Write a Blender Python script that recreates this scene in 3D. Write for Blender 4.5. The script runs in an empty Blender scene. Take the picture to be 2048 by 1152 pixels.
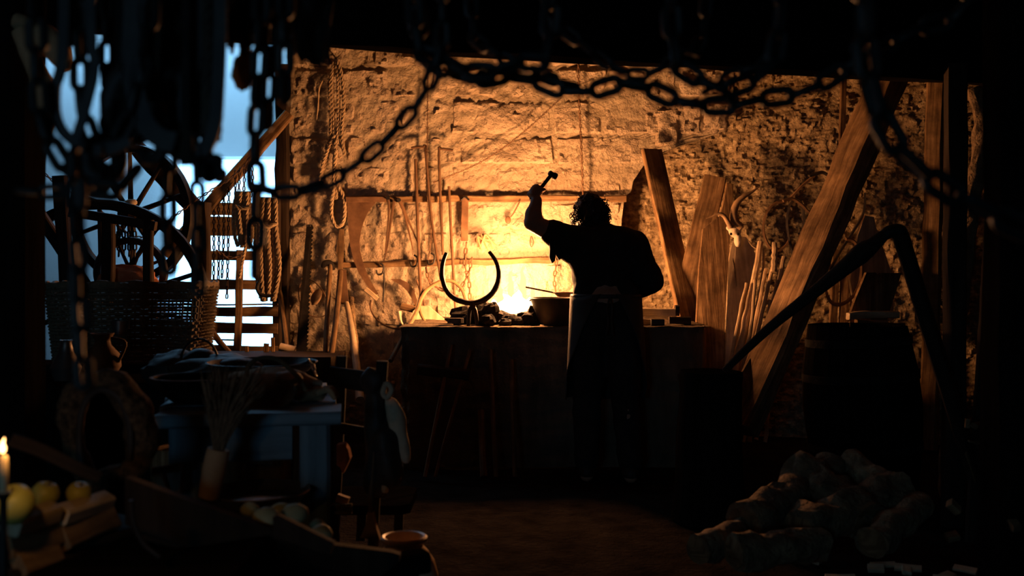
import bpy, math, random
from mathutils import Vector, Matrix, noise, Quaternion
random.seed(7)
R = random.random
U = random.uniform
PI = math.pi
S = bpy.context.scene
COL = S.collection

# ------------------------------------------------------------------ camera, world, light, exposure
CAMZ, FPX, HOR = 1.2, 2000.0, 542.0
cam = bpy.data.cameras.new('camera')
cam.sensor_width = 36.0
cam.lens = 36.0 * FPX / 2048
cam.shift_y = -(576 - HOR) / 2048
cam.clip_start = 0.05
cam.dof.use_dof = True
cam.dof.focus_distance = 5.9
cam.dof.aperture_fstop = 2.2
camo = bpy.data.objects.new('camera', cam)
COL.objects.link(camo)
camo.location = (0, 0, CAMZ)
camo.rotation_euler = (PI / 2, 0, 0)
S.camera = camo

wd = bpy.data.worlds.new('overcast_sky')
S.world = wd
wd.use_nodes = True
bg = wd.node_tree.nodes['Background']
bg.inputs[0].default_value = (0.27, 0.62, 1.0, 1)
bg.inputs[1].default_value = 6.5

def light(name, kind, loc, energy, color, size=0.1):
    l = bpy.data.lights.new(name, kind)
    l.energy = energy
    l.color = color
    if kind == 'POINT':
        l.shadow_soft_size = size
    o = bpy.data.objects.new(name, l)
    COL.objects.link(o)
    o.location = loc
    return o

def portal(name, loc, rot, sx, sy):
    l = bpy.data.lights.new(name, 'AREA')
    l.shape = 'RECTANGLE'
    l.size, l.size_y = sx, sy
    l.cycles.is_portal = True
    o = bpy.data.objects.new(name, l)
    COL.objects.link(o)
    o.location = loc
    o.rotation_euler = rot
    return o

WY = 7.4           # plane of the stone wall behind the forge
AY = 8.9           # back wall of the alcove
DOORX0, DOORX1, DOORZ0, DOORZ1 = -3.08, -2.07, 0.45, 2.22     # doorway in the alcove wall
HX0, HX1, HY0, HY1 = -4.2, -1.72, 7.5, 8.8                     # unseen roof opening, added to light the alcove wall
WX0, WX1, WZ0, WZ1 = -1.9, -0.95, 0.9, 1.85                     # unseen opening behind the camera, added for blue fill light
portal('doorway_portal', ((DOORX0 + DOORX1) / 2, AY + .12, (DOORZ0 + DOORZ1) / 2), (-PI / 2, 0, 0), DOORX1 - DOORX0, DOORZ1 - DOORZ0)
portal('added_roof_portal', ((HX0 + HX1) / 2, (HY0 + HY1) / 2, 3.35), (0, 0, 0), HX1 - HX0, HY1 - HY0)
portal('added_fill_portal', ((WX0 + WX1) / 2, -2.6, (WZ0 + WZ1) / 2), (PI / 2, 0, 0), WX1 - WX0, WZ1 - WZ0)
FIRE = Vector((0.02, 6.52, 1.2))
light('fire_light', 'POINT', FIRE, 192, (1.0, 0.42, 0.155), 0.09)
light('fire_glow', 'POINT', (0.03, 7.1, 1.06), 58, (1.0, 0.45, 0.18), 0.08)

vs = S.view_settings
S.display_settings.display_device = 'sRGB'
vs.view_transform = 'Standard'
vs.look = 'None'
vs.exposure = 0.0
vs.gamma = 1.0
vs.use_curve_mapping = False
S.cycles.use_denoising = True
S.cycles.max_bounces = 4
S.cycles.sample_clamp_indirect = 3.0

# ------------------------------------------------------------------ helpers
def P(px, py, d):
    return Vector(((px - 1024) * d / FPX, d, CAMZ - (py - HOR) * d / FPX))

def nz(p, s=1.0, o=3):
    return noise.fractal(Vector(p) * s, 1.0, 2.0, o)

class M:
    def __init__(s):
        s.v, s.f, s.uv = [], [], []
    def add(s, v, uv):
        s.v.append(tuple(v)); s.uv.append(uv); return len(s.v) - 1
    def rings(s, rs, uvs, closed=True, cap=True):
        """rs: list of rings of points"""
        n = len(rs[0]); b = len(s.v)
        for r, u in zip(rs, uvs):
            for p, q in zip(r, u):
                s.add(p, q)
        for i in range(len(rs) - 1):
            for j in range(n if closed else n - 1):
                k = (j + 1) % n
                s.f.append((b + i * n + j, b + i * n + k, b + (i + 1) * n + k, b + (i + 1) * n + j))
        if cap and closed:
            s.f.append(tuple(b + j for j in reversed(range(n))))
            e = b + (len(rs) - 1) * n
            s.f.append(tuple(e + j for j in range(n)))
        return s
    def tube(s, pts, rad, n=8, flat=1.0, rough=0.0, up=None):
        pts = [Vector(p) for p in pts]
        m = len(pts)
        if not hasattr(rad, '__len__'):
            rad = [rad] * m
        if len(rad) != m:
            q = len(rad) - 1
            rad = [rad[min(int(i / max(m - 1, 1) * q), q - 1)] * (1 - (i / max(m - 1, 1) * q - min(int(i / max(m - 1, 1) * q), q - 1))) + rad[min(int(i / max(m - 1, 1) * q), q - 1) + 1] * (i / max(m - 1, 1) * q - min(int(i / max(m - 1, 1) * q), q - 1)) for i in range(m)]
        t = [(pts[min(i + 1, m - 1)] - pts[max(i - 1, 0)]).normalized() for i in range(m)]
        a = up or Vector((0, 1, 0))
        if abs(a.dot(t[0])) > .95:
            a = Vector((1, 0, 0))
        x = (a - t[0] * a.dot(t[0])).normalized()
        rs, us, L = [], [], 0
        for i in range(m):
            if i:
                L += (pts[i] - pts[i - 1]).length
                x = (x - t[i] * x.dot(t[i])).normalized()
            y = t[i].cross(x)
            ring, u = [], []
            for j in range(n):
                an = 2 * PI * j / n
                r = rad[i]
                d = x * math.cos(an) * r * flat + y * math.sin(an) * r
                if rough:
                    d *= 1 + rough * nz((pts[i] + d) * 1.0, 14, 2)
                ring.append(pts[i] + d); u.append((an * max(r, .01), L))
            rs.append(ring); us.append(u)
        return s.rings(rs, us)
    def plank(s, p0, p1, w, th, nrm, seg=10, wob=0.004, taper=1.0, bev=.15, wane=0.0):
        p0, p1 = Vector(p0), Vector(p1)
        ax = (p1 - p0); L = ax.length; ax.normalize()
        nr = Vector(nrm); nr = (nr - ax * nr.dot(ax)).normalized()
        sd = ax.cross(nr)
        b = min(w, th) * bev
        rs, us = [], []
        so = U(0, 50)
        for i in range(seg + 1):
            k = i / seg
            W = w * (1 + (taper - 1) * k) / 2; T = th / 2
            c = p0 + ax * L * k
            q = [(-W + b, -T), (W - b, -T), (W, -T + b), (W, T - b), (W - b, T), (-W + b, T), (-W, T - b), (-W, -T + b)]
            ring, u = [], []
            for (a, e) in q:
                wq = wob * nz((a * 9 + so, k * L * 4, e * 9), 1, 2)
                wl = wane * nz((so, k * L * 2.2, 0 if a > 0 else 9), 1, 2)
                ring.append(c + sd * (a * (1 + wl) + wq) + nr * (e + wq)); u.append((a + e + so, k * L + so))
            rs.append(ring); us.append(u)
        return s.rings(rs, us)
    def box(s, c, dx, dy, dz, ax=None, bev=.08, wob=0.0):
        c = Vector(c)
        return s.plank(c - Vector((0, 0, dz / 2)), c + Vector((0, 0, dz / 2)), dx, dy, (0, 1, 0), seg=2, wob=wob, bev=bev)
    def lathe(s, c, prof, n=32, axis=None, rough=0.0, squash=1.0, ang=2 * PI):
        c = Vector(c); ax = Vector(axis or (0, 0, 1)).normalized()
        a = Vector((1, 0, 0)) if abs(ax.x) < .9 else Vector((0, 1, 0))
        x = (a - ax * a.dot(ax)).normalized(); y = ax.cross(x)
        rs, us, L = [], [], 0
        for i, (r, h) in enumerate(prof):
            if i:
                L += math.hypot(r - prof[i - 1][0], h - prof[i - 1][1])
            ring, u = [], []
            for j in range(n):
                an = ang * j / n
                p = c + ax * h + (x * math.cos(an) + y * math.sin(an) * squash) * max(r, .0004)
                if rough:
                    p += (p - c - ax * h) * rough * nz(p, 9, 3)
                ring.append(p); u.append((an * .2, L))
            rs.append(ring); us.append(u)
        return s.rings(rs, us)
    def slab(s, outline, dfun, th):
        """irregular board: outline in photo pixels, dfun gives its distance"""
        b = len(s.v); n = len(outline)
        fr = [P(x, y, dfun(x, y) if callable(dfun) else dfun) for x, y in outline]
        for p in fr: s.add(p, (p.x, p.z))
        for p in fr: s.add(p + Vector((0, th, 0)), (p.x, p.z))
        s.f.append(tuple(b + j for j in range(n)))
        s.f.append(tuple(b + n + j for j in reversed(range(n))))
        for j in range(n):
            k = (j + 1) % n
            s.f.append((b + j, b + n + j, b + n + k, b + k))
        return s
    def blob(s, c, r, rough=.15, fs=3.0, nu=14, nv=9, flat=None, seed=0, rot=None):
        c = Vector(c); rr = Vector(r) if hasattr(r, '__len__') else Vector((r, r, r))
        rs, us = [], []
        for i in range(nv + 1):
            th = PI * (i + .02) / (nv + .04)
            ring, u = [], []
            for j in range(nu):
                ph = 2 * PI * j / nu
                d = Vector((math.sin(th) * math.cos(ph), math.sin(th) * math.sin(ph), -math.cos(th)))
                k = 1 + rough * nz((d.x + seed * 3.1, d.y - seed, d.z), fs, 3)
                p = Vector((d.x * rr.x, d.y * rr.y, d.z * rr.z)) * k
                if rot: p = rot @ p
                ring.append(c + p); u.append((ph * .2, th * .2))
            rs.append(ring); us.append(u)
        return s.rings(rs, us)
    def grid(s, fn, nu, nv, us=1, vs_=1):
        b = len(s.v)
        for i in range(nv + 1):
            for j in range(nu + 1):
                s.add(fn(j / nu, i / nv), (j / nu * us, i / nv * vs_))
        for i in range(nv):
            for j in range(nu):
                a = b + i * (nu + 1) + j
                s.f.append((a, a + 1, a + nu + 2, a + nu + 1))
        return s
    def ribbon(s, pts, w, th, side=(0, 1, 0)):
        """flat strap: narrow across the path, w wide along side"""
        pts = [Vector(p) for p in pts]; m = len(pts); rs, us, L = [], [], 0
        for i in range(m):
            t = (pts[min(i + 1, m - 1)] - pts[max(i - 1, 0)]).normalized()
            if i: L += (pts[i] - pts[i - 1]).length
            sd = Vector(side); sd = (sd - t * sd.dot(t)).normalized(); nn = t.cross(sd)
            rs.append([pts[i] + sd * a * w / 2 + nn * b * th / 2 for a, b in ((-1, -1), (1, -1), (1, 1), (-1, 1))])
            us.append([(0, L), (w, L), (w, L), (0, L)])
        return s.rings(rs, us)
    def mesh(s, name, mat, smooth=True, ang=.7):
        me = bpy.data.meshes.new(name)
        me.from_pydata(s.v, [], s.f)
        uvl = me.uv_layers.new(name='UVMap')
        li = [0] * len(me.loops)
        me.loops.foreach_get('vertex_index', li)
        flat = []
        for k in li: flat.extend(s.uv[k])
        uvl.data.foreach_set('uv', flat)
        if smooth:
            me.polygons.foreach_set('use_smooth', [True] * len(me.polygons))
            me.set_sharp_from_angle(angle=ang)
        me.materials.append(mat)
        me.update()
        return me
    def obj(s, name, mat, parent=None, label=None, cat=None, group=None, kind=None, smooth=True, ang=.7):
        return put(name, s.mesh(name, mat, smooth, ang), parent, label, cat, group, kind)

def tag(o, label=None, cat=None, group=None, kind=None):
    if label: o['label'] = label
    if cat: o['category'] = cat
    if group: o['group'] = group
    if kind: o['kind'] = kind
    return o

def put(name, me, parent=None, label=None, cat=None, group=None, kind=None, mw=None):
    o = bpy.data.objects.new(name, me)
    COL.objects.link(o)
    if mw is not None: o.matrix_basis = mw
    if parent:
        o.parent = parent
        inv = Matrix.Translation(-Vector(parent.location))
        if parent.parent:
            inv = Matrix.Identity(4)
        o.matrix_parent_inverse = inv
    return tag(o, label, cat, group, kind)

def thing(name, label, cat, loc=(0, 0, 0), group=None, kind=None):
    o = bpy.data.objects.new(name, None)
    COL.objects.link(o)
    o.location = loc
    o.empty_display_size = .05
    return tag(o, label, cat, group, kind)

def spline(pts, n=24):
    """Catmull-Rom through points"""
    pts = [Vector(p) for p in pts]
    if len(pts) < 3:
        return [pts[0].lerp(pts[-1], i / n) for i in range(n + 1)]
    out = []
    m = len(pts) - 1
    for i in range(n + 1):
        t = i / n * m; k = min(int(t), m - 1); t -= k
        p0 = pts[max(k - 1, 0)]; p1 = pts[k]; p2 = pts[k + 1]; p3 = pts[min(k + 2, m)]
        out.append(.5 * ((2 * p1) + (p2 - p0) * t + (2 * p0 - 5 * p1 + 4 * p2 - p3) * t * t + (3 * p1 - p0 - 3 * p2 + p3) * t ** 3))
    return out

def pxs(pts, d, n=24):
    """spline through photo points; each (px,py) or (px,py,d)"""
    return spline([P(p[0], p[1], p[2] if len(p) > 2 else d) for p in pts], n)

def resample(path, step):
    out = [path[0]]; acc = 0
    for a, b in zip(path, path[1:]):
        L = (b - a).length
        while acc + L >= step:
            k = (step - acc) / L
            a = a.lerp(b, k); out.append(a); L = (b - a).length; acc = 0
        acc += L
    return out

# ------------------------------------------------------------------ materials
def mat(name, c1, c2, scale=(6, 6, 6), rough=.8, metal=0.0, bump=.3, bscale=30, bdist=.01, coord='Object', detail=6, rnd=.25, spec=.3, c3=None, blotch=0.0):
    m = bpy.data.materials.new(name)
    m.use_nodes = True
    nt = m.node_tree; N = nt.nodes; Lk = nt.links
    b = N['Principled BSDF']
    tc = N.new('ShaderNodeTexCoord'); mp = N.new('ShaderNodeMapping')
    mp.inputs['Scale'].default_value = scale
    Lk.new(tc.outputs[coord], mp.inputs['Vector'])
    oi = N.new('ShaderNodeObjectInfo')
    ad = N.new('ShaderNodeVectorMath'); ad.operation = 'MULTIPLY_ADD'
    ad.inputs[1].default_value = (13, 17, 11)
    Lk.new(oi.outputs['Random'], ad.inputs[0]); Lk.new(mp.outputs[0], ad.inputs[2])
    n1 = N.new('ShaderNodeTexNoise'); n1.inputs['Scale'].default_value = 1; n1.inputs['Detail'].default_value = detail; n1.inputs['Roughness'].default_value = .62
    Lk.new(ad.outputs[0], n1.inputs['Vector'])
    cr = N.new('ShaderNodeValToRGB')
    cr.color_ramp.elements[0].position = .3; cr.color_ramp.elements[1].position = .72
    cr.color_ramp.elements[0].color = (*c1, 1); cr.color_ramp.elements[1].color = (*c2, 1)
    if c3:
        e = cr.color_ramp.elements.new(.52); e.color = (*c3, 1)
    Lk.new(n1.outputs['Fac'], cr.inputs['Fac'])
    mr = N.new('ShaderNodeMapRange'); mr.inputs['To Min'].default_value = 1 - rnd; mr.inputs['To Max'].default_value = 1 + rnd
    Lk.new(oi.outputs['Random'], mr.inputs['Value'])
    mx = N.new('ShaderNodeVectorMath'); mx.operation = 'SCALE'
    Lk.new(cr.outputs['Color'], mx.inputs[0])
    if blotch:
        n3 = N.new('ShaderNodeTexNoise'); n3.inputs['Scale'].default_value = 7; n3.inputs['Detail'].default_value = 5; n3.inputs['Roughness'].default_value = .65
        Lk.new(tc.outputs['Object'], n3.inputs['Vector'])
        m3 = N.new('ShaderNodeMapRange'); m3.inputs['From Min'].default_value = .3; m3.inputs['From Max'].default_value = .7
        m3.inputs['To Min'].default_value = 1 - blotch; m3.inputs['To Max'].default_value = 1 + blotch * .5
        Lk.new(n3.outputs['Fac'], m3.inputs['Value'])
        mm = N.new('ShaderNodeMath'); mm.operation = 'MULTIPLY'
        Lk.new(m3.outputs[0], mm.inputs[0]); Lk.new(mr.outputs[0], mm.inputs[1]); Lk.new(mm.outputs[0], mx.inputs['Scale'])
    else:
        Lk.new(mr.outputs[0], mx.inputs['Scale'])
    Lk.new(mx.outputs[0], b.inputs['Base Color'])
    b.inputs['Roughness'].default_value = rough
    b.inputs['Metallic'].default_value = metal
    b.inputs['Specular IOR Level'].default_value = spec
    if bump:
        n2 = N.new('ShaderNodeTexNoise'); n2.inputs['Scale'].default_value = bscale; n2.inputs['Detail'].default_value = 5; n2.inputs['Roughness'].default_value = .6
        if coord == 'UV':
            sc = N.new('ShaderNodeVectorMath'); sc.operation = 'MULTIPLY'
            k = 1 / max(scale); sc.inputs[1].default_value = (scale[0] * k, scale[1] * k, scale[2] * k)
            Lk.new(tc.outputs['UV'], sc.inputs[0]); Lk.new(sc.outputs[0], n2.inputs['Vector'])
        else:
            Lk.new(tc.outputs[coord], n2.inputs['Vector'])
        bp = N.new('ShaderNodeBump'); bp.inputs['Strength'].default_value = bump; bp.inputs['Distance'].default_value = bdist
        Lk.new(n2.outputs['Fac'], bp.inputs['Height']); Lk.new(bp.outputs[0], b.inputs['Normal'])
    return m

def emis(name, col, strength):
    m = bpy.data.materials.new(name); m.use_nodes = True
    nt = m.node_tree; nt.nodes.clear()
    e = nt.nodes.new('ShaderNodeEmission'); o = nt.nodes.new('ShaderNodeOutputMaterial')
    e.inputs[0].default_value = (*col, 1); e.inputs[1].default_value = strength
    nt.links.new(e.outputs[0], o.inputs[0])
    return m

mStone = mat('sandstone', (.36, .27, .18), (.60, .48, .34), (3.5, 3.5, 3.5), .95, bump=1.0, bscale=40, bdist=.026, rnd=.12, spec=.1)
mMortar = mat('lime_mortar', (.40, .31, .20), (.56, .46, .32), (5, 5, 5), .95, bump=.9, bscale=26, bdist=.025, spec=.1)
mRubble = mat('rubble_plaster', (.09, .06, .035), (.66, .52, .31), (17, 17, 24), .95, bump=1.0, bscale=60, bdist=.022, spec=.1, c3=(.33, .24, .135), detail=12)
mPlaster = mat('limewash', (.66, .68, .68), (.80, .80, .79), (1.5, 1.5, 1.5), .95, bump=.3, bscale=12, bdist=.01, spec=.1)
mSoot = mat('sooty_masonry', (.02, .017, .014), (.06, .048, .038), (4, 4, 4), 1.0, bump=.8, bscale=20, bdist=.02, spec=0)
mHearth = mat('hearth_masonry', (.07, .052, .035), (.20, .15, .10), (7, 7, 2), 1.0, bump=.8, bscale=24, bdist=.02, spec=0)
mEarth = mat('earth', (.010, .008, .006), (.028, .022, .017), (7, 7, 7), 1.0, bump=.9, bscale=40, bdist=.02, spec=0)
mWood = mat('aged_wood', (.085, .045, .02), (.34, .215, .105), (34, 2.4, 1), .85, bump=.7, bscale=40, bdist=.008, coord='UV', c3=(.22, .13, .06), detail=9, spec=.15, blotch=.55)
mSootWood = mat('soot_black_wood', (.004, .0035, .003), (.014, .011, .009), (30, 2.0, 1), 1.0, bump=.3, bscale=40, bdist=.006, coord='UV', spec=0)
mDarkWood = mat('smoked_wood', (.018, .012, .009), (.06, .04, .026), (30, 2.0, 1), .85, bump=.5, bscale=40, bdist=.006, coord='UV', spec=.1)
mPaleWood = mat('pale_wood', (.42, .30, .17), (.70, .55, .35), (34, 2.2, 1), .75, bump=.4, bscale=40, bdist=.006, coord='UV', blotch=.35)
mTable = mat('table_wood_daylight_tint', (.085, .13, .15), (.20, .28, .31), (24, 2.2, 1), .6, bump=.4, bscale=40, bdist=.004, coord='UV', rnd=.1, spec=.2)  # blue of the daylight on the table is mixed into the wood colour
mBark = mat('bark', (.10, .065, .035), (.40, .27, .14), (14, 14, 14), .95, bump=1.0, bscale=34, bdist=.03)
mStick = mat('peeled_stick', (.30, .20, .10), (.62, .45, .27), (30, 5, 1), .8, bump=.4, bscale=30, bdist=.006, coord='UV', blotch=.5)
mIron = mat('black_iron', (.018, .015, .013), (.05, .04, .032), (14, 14, 14), .55, metal=.6, bump=.3, bscale=60, bdist=.004, spec=.4)
mRust = mat('rusted_iron', (.085, .042, .02), (.21, .115, .058), (9, 9, 9), .75, metal=.15, bump=.3, bscale=60, bdist=.004)
mSteel = mat('worn_steel', (.16, .13, .11), (.30, .25, .21), (9, 9, 9), .42, metal=.7, bump=.2, bscale=60, bdist=.003)
mRope = mat('hemp_rope', (.30, .21, .12), (.52, .39, .24), (60, 60, 60), .95, bump=.5, bscale=120, bdist=.003, spec=.1)
mDarkRope = mat('tarred_rope', (.03, .024, .018), (.08, .06, .045), (60, 60, 60), .95, bump=.5, bscale=120, bdist=.003, spec=.1)
mLeather = mat('brown_leather', (.10, .05, .022), (.24, .13, .06), (14, 14, 14), .6, bump=.3, bscale=70, bdist=.003)
mBlackLeather = mat('black_leather', (.02, .015, .012), (.055, .04, .03), (14, 14, 14), .6, bump=.3, bscale=70, bdist=.003)
mCollar = mat('worn_collar_stuffing', (.012, .009, .007), (.15, .09, .045), (55, 55, 55), .95, bump=.8, bscale=60, bdist=.012, spec=.1, detail=3)
mTan = mat('tan_hide', (.32, .18, .085), (.50, .31, .16), (8, 8, 8), .8, bump=.3, bscale=50, bdist=.004)
mBone = mat('old_bone', (.55, .44, .28), (.80, .70, .52), (14, 14, 14), .7, bump=.3, bscale=50, bdist=.004, rnd=.05)
mHorn = mat('horn', (.20, .12, .06), (.40, .26, .14), (14, 14, 14), .5, bump=.3, bscale=50, bdist=.004, rnd=.05)
mLinen = mat('unbleached_linen', (.42, .32, .20), (.62, .49, .33), (14, 14, 14), .95, bump=.4, bscale=90, bdist=.004, spec=.1)
mRedCloth = mat('rust_red_cloth', (.32, .11, .05), (.46, .19, .09), (14, 14, 14), .95, bump=.4, bscale=90, bdist=.004, spec=.1)
mClay = mat('glazed_clay', (.55, .34, .19), (.78, .56, .36), (9, 9, 9), .42, bump=.2, bscale=20, bdist=.004, spec=.5)
mWicker = mat('wicker', (.10, .07, .04), (.22, .155, .09), (40, 40, 40), .8, bump=.3, bscale=60, bdist=.004)
mTwig = mat('dry_twig', (.09, .06, .035), (.20, .14, .08), (40, 40, 40), .85, bump=.3, bscale=60, bdist=.004)
mCoal = mat('coal', (.008, .007, .006), (.03, .025, .02), (20, 20, 20), .95, spec=.1, bump=.7, bscale=40, bdist=.01)
mApple = mat('green_apple', (.34, .36, .07), (.62, .52, .12), (7, 7, 7), .45, bump=.1, bscale=60, bdist=.002, spec=.5)
mPot = mat('potato_skin', (.30, .27, .13), (.48, .42, .22), (14, 14, 14), .7, bump=.3, bscale=50, bdist=.003)
mWax = mat('tallow_wax', (.60, .42, .22), (.75, .56, .32), (9, 9, 9), .5, bump=.2, bscale=30, bdist=.003)
mSkin = mat('skin', (.36, .20, .12), (.46, .27, .17), (12, 12, 12), .6, bump=.2, bscale=80, bdist=.003, rnd=.03)
mHair = mat('dark_hair', (.012, .008, .006), (.035, .022, .015), (60, 60, 60), .6, bump=0)
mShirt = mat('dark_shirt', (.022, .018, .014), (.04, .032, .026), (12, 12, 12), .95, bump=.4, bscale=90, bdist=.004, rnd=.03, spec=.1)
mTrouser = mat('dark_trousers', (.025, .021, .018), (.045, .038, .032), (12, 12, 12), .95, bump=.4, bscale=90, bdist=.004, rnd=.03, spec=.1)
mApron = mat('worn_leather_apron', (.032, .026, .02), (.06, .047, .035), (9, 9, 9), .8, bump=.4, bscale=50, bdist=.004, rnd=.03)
mFlameIn = emis('flame_core', (1.0, .62, .26), 16.0)
mFlameOut = emis('flame_tongue', (1.0, .55, .22), 2.0)
mEmber = emis('glowing_ember', (1.0, .40, .09), 7.0)
mCandleFlame = emis('candle_flame', (1.0, .52, .17), 9.0)

# ------------------------------------------------------------------ the room
def floor_fn(u, v):
    x = -5 + 10 * u; y = -3 + 12.2 * v
    return (x, y, -.012 + .012 * nz((x, y, 0), 2.2, 4))
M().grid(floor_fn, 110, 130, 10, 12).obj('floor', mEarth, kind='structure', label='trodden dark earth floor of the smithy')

CZ = 3.25
def slab_box(m, x0, x1, y0, y1, z0, z1):
    b = len(m.v)
    for z in (z0, z1):
        for (x, y) in ((x0, y0), (x1, y0), (x1, y1), (x0, y1)):
            m.add((x, y, z), (x + y, z + y))
    for f in ((0, 3, 2, 1), (4, 5, 6, 7), (0, 1, 5, 4), (1, 2, 6, 5), (2, 3, 7, 6), (3, 0, 4, 7)):
        m.f.append(tuple(b + k for k in f))
    return m
m = M()
slab_box(m, -4.9, 4.9, -2.9, HY0, CZ, CZ + .1)
slab_box(m, -4.9, 4.9, HY1, 9.3, CZ, CZ + .1)
slab_box(m, -4.9, HX0, HY0, HY1, CZ, CZ + .1)
slab_box(m, HX1, 4.9, HY0, HY1, CZ, CZ + .1)
m.obj('ceiling', mDarkWood, kind='structure', label='smoke blackened boarded ceiling', smooth=False)
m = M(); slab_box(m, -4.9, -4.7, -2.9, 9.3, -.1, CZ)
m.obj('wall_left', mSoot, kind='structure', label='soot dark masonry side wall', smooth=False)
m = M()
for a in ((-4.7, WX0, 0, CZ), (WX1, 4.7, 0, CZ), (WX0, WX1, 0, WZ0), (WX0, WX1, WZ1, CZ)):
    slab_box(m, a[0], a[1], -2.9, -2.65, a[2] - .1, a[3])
m.obj('wall_front', mSoot, kind='structure', label='soot dark masonry wall with small opening added for blue fill light', smooth=False)
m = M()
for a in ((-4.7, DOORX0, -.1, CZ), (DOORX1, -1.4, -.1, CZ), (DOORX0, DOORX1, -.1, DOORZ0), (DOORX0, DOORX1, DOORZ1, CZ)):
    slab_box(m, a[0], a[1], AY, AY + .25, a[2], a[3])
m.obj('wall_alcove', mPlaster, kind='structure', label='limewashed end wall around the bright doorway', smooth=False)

# stone wall behind the forge
def px_edge(py):
    tb = [(0, 1475), (255, 1462), (266, 1440), (285, 1378), (305, 1322), (330, 1288), (362, 1266), (385, 1262), (388, 1250), (440, 1243), (700, 1236), (1100, 1236)]
    for (a, x), (b, y) in zip(tb, tb[1:]):
        if py <= b: return x + (y - x) * (py - a) / (b - a)
    return 1236
def xr(z):
    py = HOR - (z - CAMZ) * FPX / WY
    return P(px_edge(py), 0, WY).x
XL = -1.66
def mort(u, v):
    z = -.1 + 3.4 * v; x = XL + (xr(z) - XL) * u
    return (x, WY + .004 * nz((x, 0, z), 5, 2) + .014 * nz((x, 3, z), 16, 4), z)
m = M(); m.grid(mort, 200, 170, 3, 3.3)
def ret(u, v):
    z = -.1 + 3.4 * v; x = xr(z)
    return (x + .012 * nz((u, z, 1), 9, 3) + .02 * u, WY + .006 + .75 * u, z)
m.grid(ret, 10, 60)
def retl(u, v):
    z = -.1 + 3.4 * v
    return (XL + .012 * nz((u, z, 1), 9, 3), WY + 1.6 * (1 - u), z)
m.grid(retl, 16, 60)
wall = m.obj('wall_back', mMortar, kind='structure', label='rough stone wall with wide mortar joints behind the forge fire')

def stone(x0, x1, z0, z1, proud, yb=WY):
    w, h = x1 - x0, z1 - z0
    nx, ny = max(4, int(w / .02)), max(4, int(h / .02))
    so = U(0, 99); tilt = U(-.02, .02); tilt2 = U(-.03, .03); sk = U(-.02, .02)
    dim = [(U(-.4, .4) * w, U(-.4, .4) * h, U(.04, .10), U(-.03, .012)) for _ in range(4)]
    cx, cz = (x0 + x1) / 2, (z0 + z1) / 2
    def fn(u, v):
        x = x0 + w * u; z = z0 + h * v
        x += .014 * nz((so, z * 7, 0), 1, 3) * (1 if 0 < u < 1 else 1) + sk * (v - .5)
        z += .014 * nz((x * 7, so, 3), 1, 3)
        e = min(u, 1 - u) * w; e2 = min(v, 1 - v) * h
        k = min(1, min(e, e2) / .028); k = 1 - (1 - k) ** 2
        y = -proud * k + .014 * (1 - k) + tilt * (u - .5) * k + tilt2 * (v - .5) * k
        p = Vector((x + so, 0, z))
        y -= k * (.022 * nz(p, 4.5, 2) + .019 * nz(p, 15, 4))
        y -= k * .016 * nz(p, 34, 3)
        for a, b, s, d in dim:
            q = ((x - cx - a) ** 2 + (z - cz - b) ** 2) / (s * s)
            if q < 4: y -= k * d * math.exp(-q)
        return (x, yb + y, z)
    return M().grid(fn, nx, ny, w, h)

cuts = [-.1, .22, .5, .78, 1.03, 1.26, 1.5, 1.71, 1.98, 2.2, 2.47, 2.7, 2.96, 3.25]
rs_ = random.Random(11)
for z0, z1 in zip(cuts, cuts[1:]):
    x = XL + rs_.uniform(0, .05)
    zm = (z0 + z1) / 2
    xe = min(xr(z0 + .03), xr(z1 - .03)) - .01
    while x < xe - .08:
        w = rs_.choice((.24, .34, .46, .58, .72)) * rs_.uniform(.85, 1.15)
        x1 = x + w
        if xe - x1 < .2: x1 = xe
        g = .007
        stone(x + g, x1 - g, z0 + g * rs_.uniform(.4, 1.4), z1 - g * rs_.uniform(.4, 1.4), rs_.uniform(.002, .018)).obj('stone', mStone, wall)
        x = x1
# arch stones over the recess
for (a, b, c, d) in ((1362, 1402, 208, 270), (1405, 1458, 205, 263), (1310, 1358, 215, 290)):
    p, q = P(a, d, WY), P(b, c, WY)
    stone(p.x, q.x, p.z, q.z, .05).obj('stone', mStone, wall)

# rubble wall on the right, bending towards the room
def rub(u, v):
    x = .55 + 4.2 * u; z = -.1 + 3.4 * v
    y = 7.74 - .31 * (x - .55)
    p = Vector((x, 0, z))
    p.z *= 1.5; y -= .035 * nz(p, 2.5, 3) + .032 * nz(p, 9, 4) + .02 * nz(p, 31, 3)
    return (x, y, z)
M().grid(rub, 330, 270, 4.2, 3.4).obj('wall_right', mRubble, kind='structure', label='crumbling rubble wall of coarse pitted masonry')
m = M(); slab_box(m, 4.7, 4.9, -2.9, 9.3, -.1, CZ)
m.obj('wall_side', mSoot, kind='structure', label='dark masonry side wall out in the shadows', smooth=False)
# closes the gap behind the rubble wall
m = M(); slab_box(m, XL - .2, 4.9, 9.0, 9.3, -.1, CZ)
m.obj('wall_rear', mSoot, kind='structure', label='outer masonry behind the forge', smooth=False)

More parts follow.
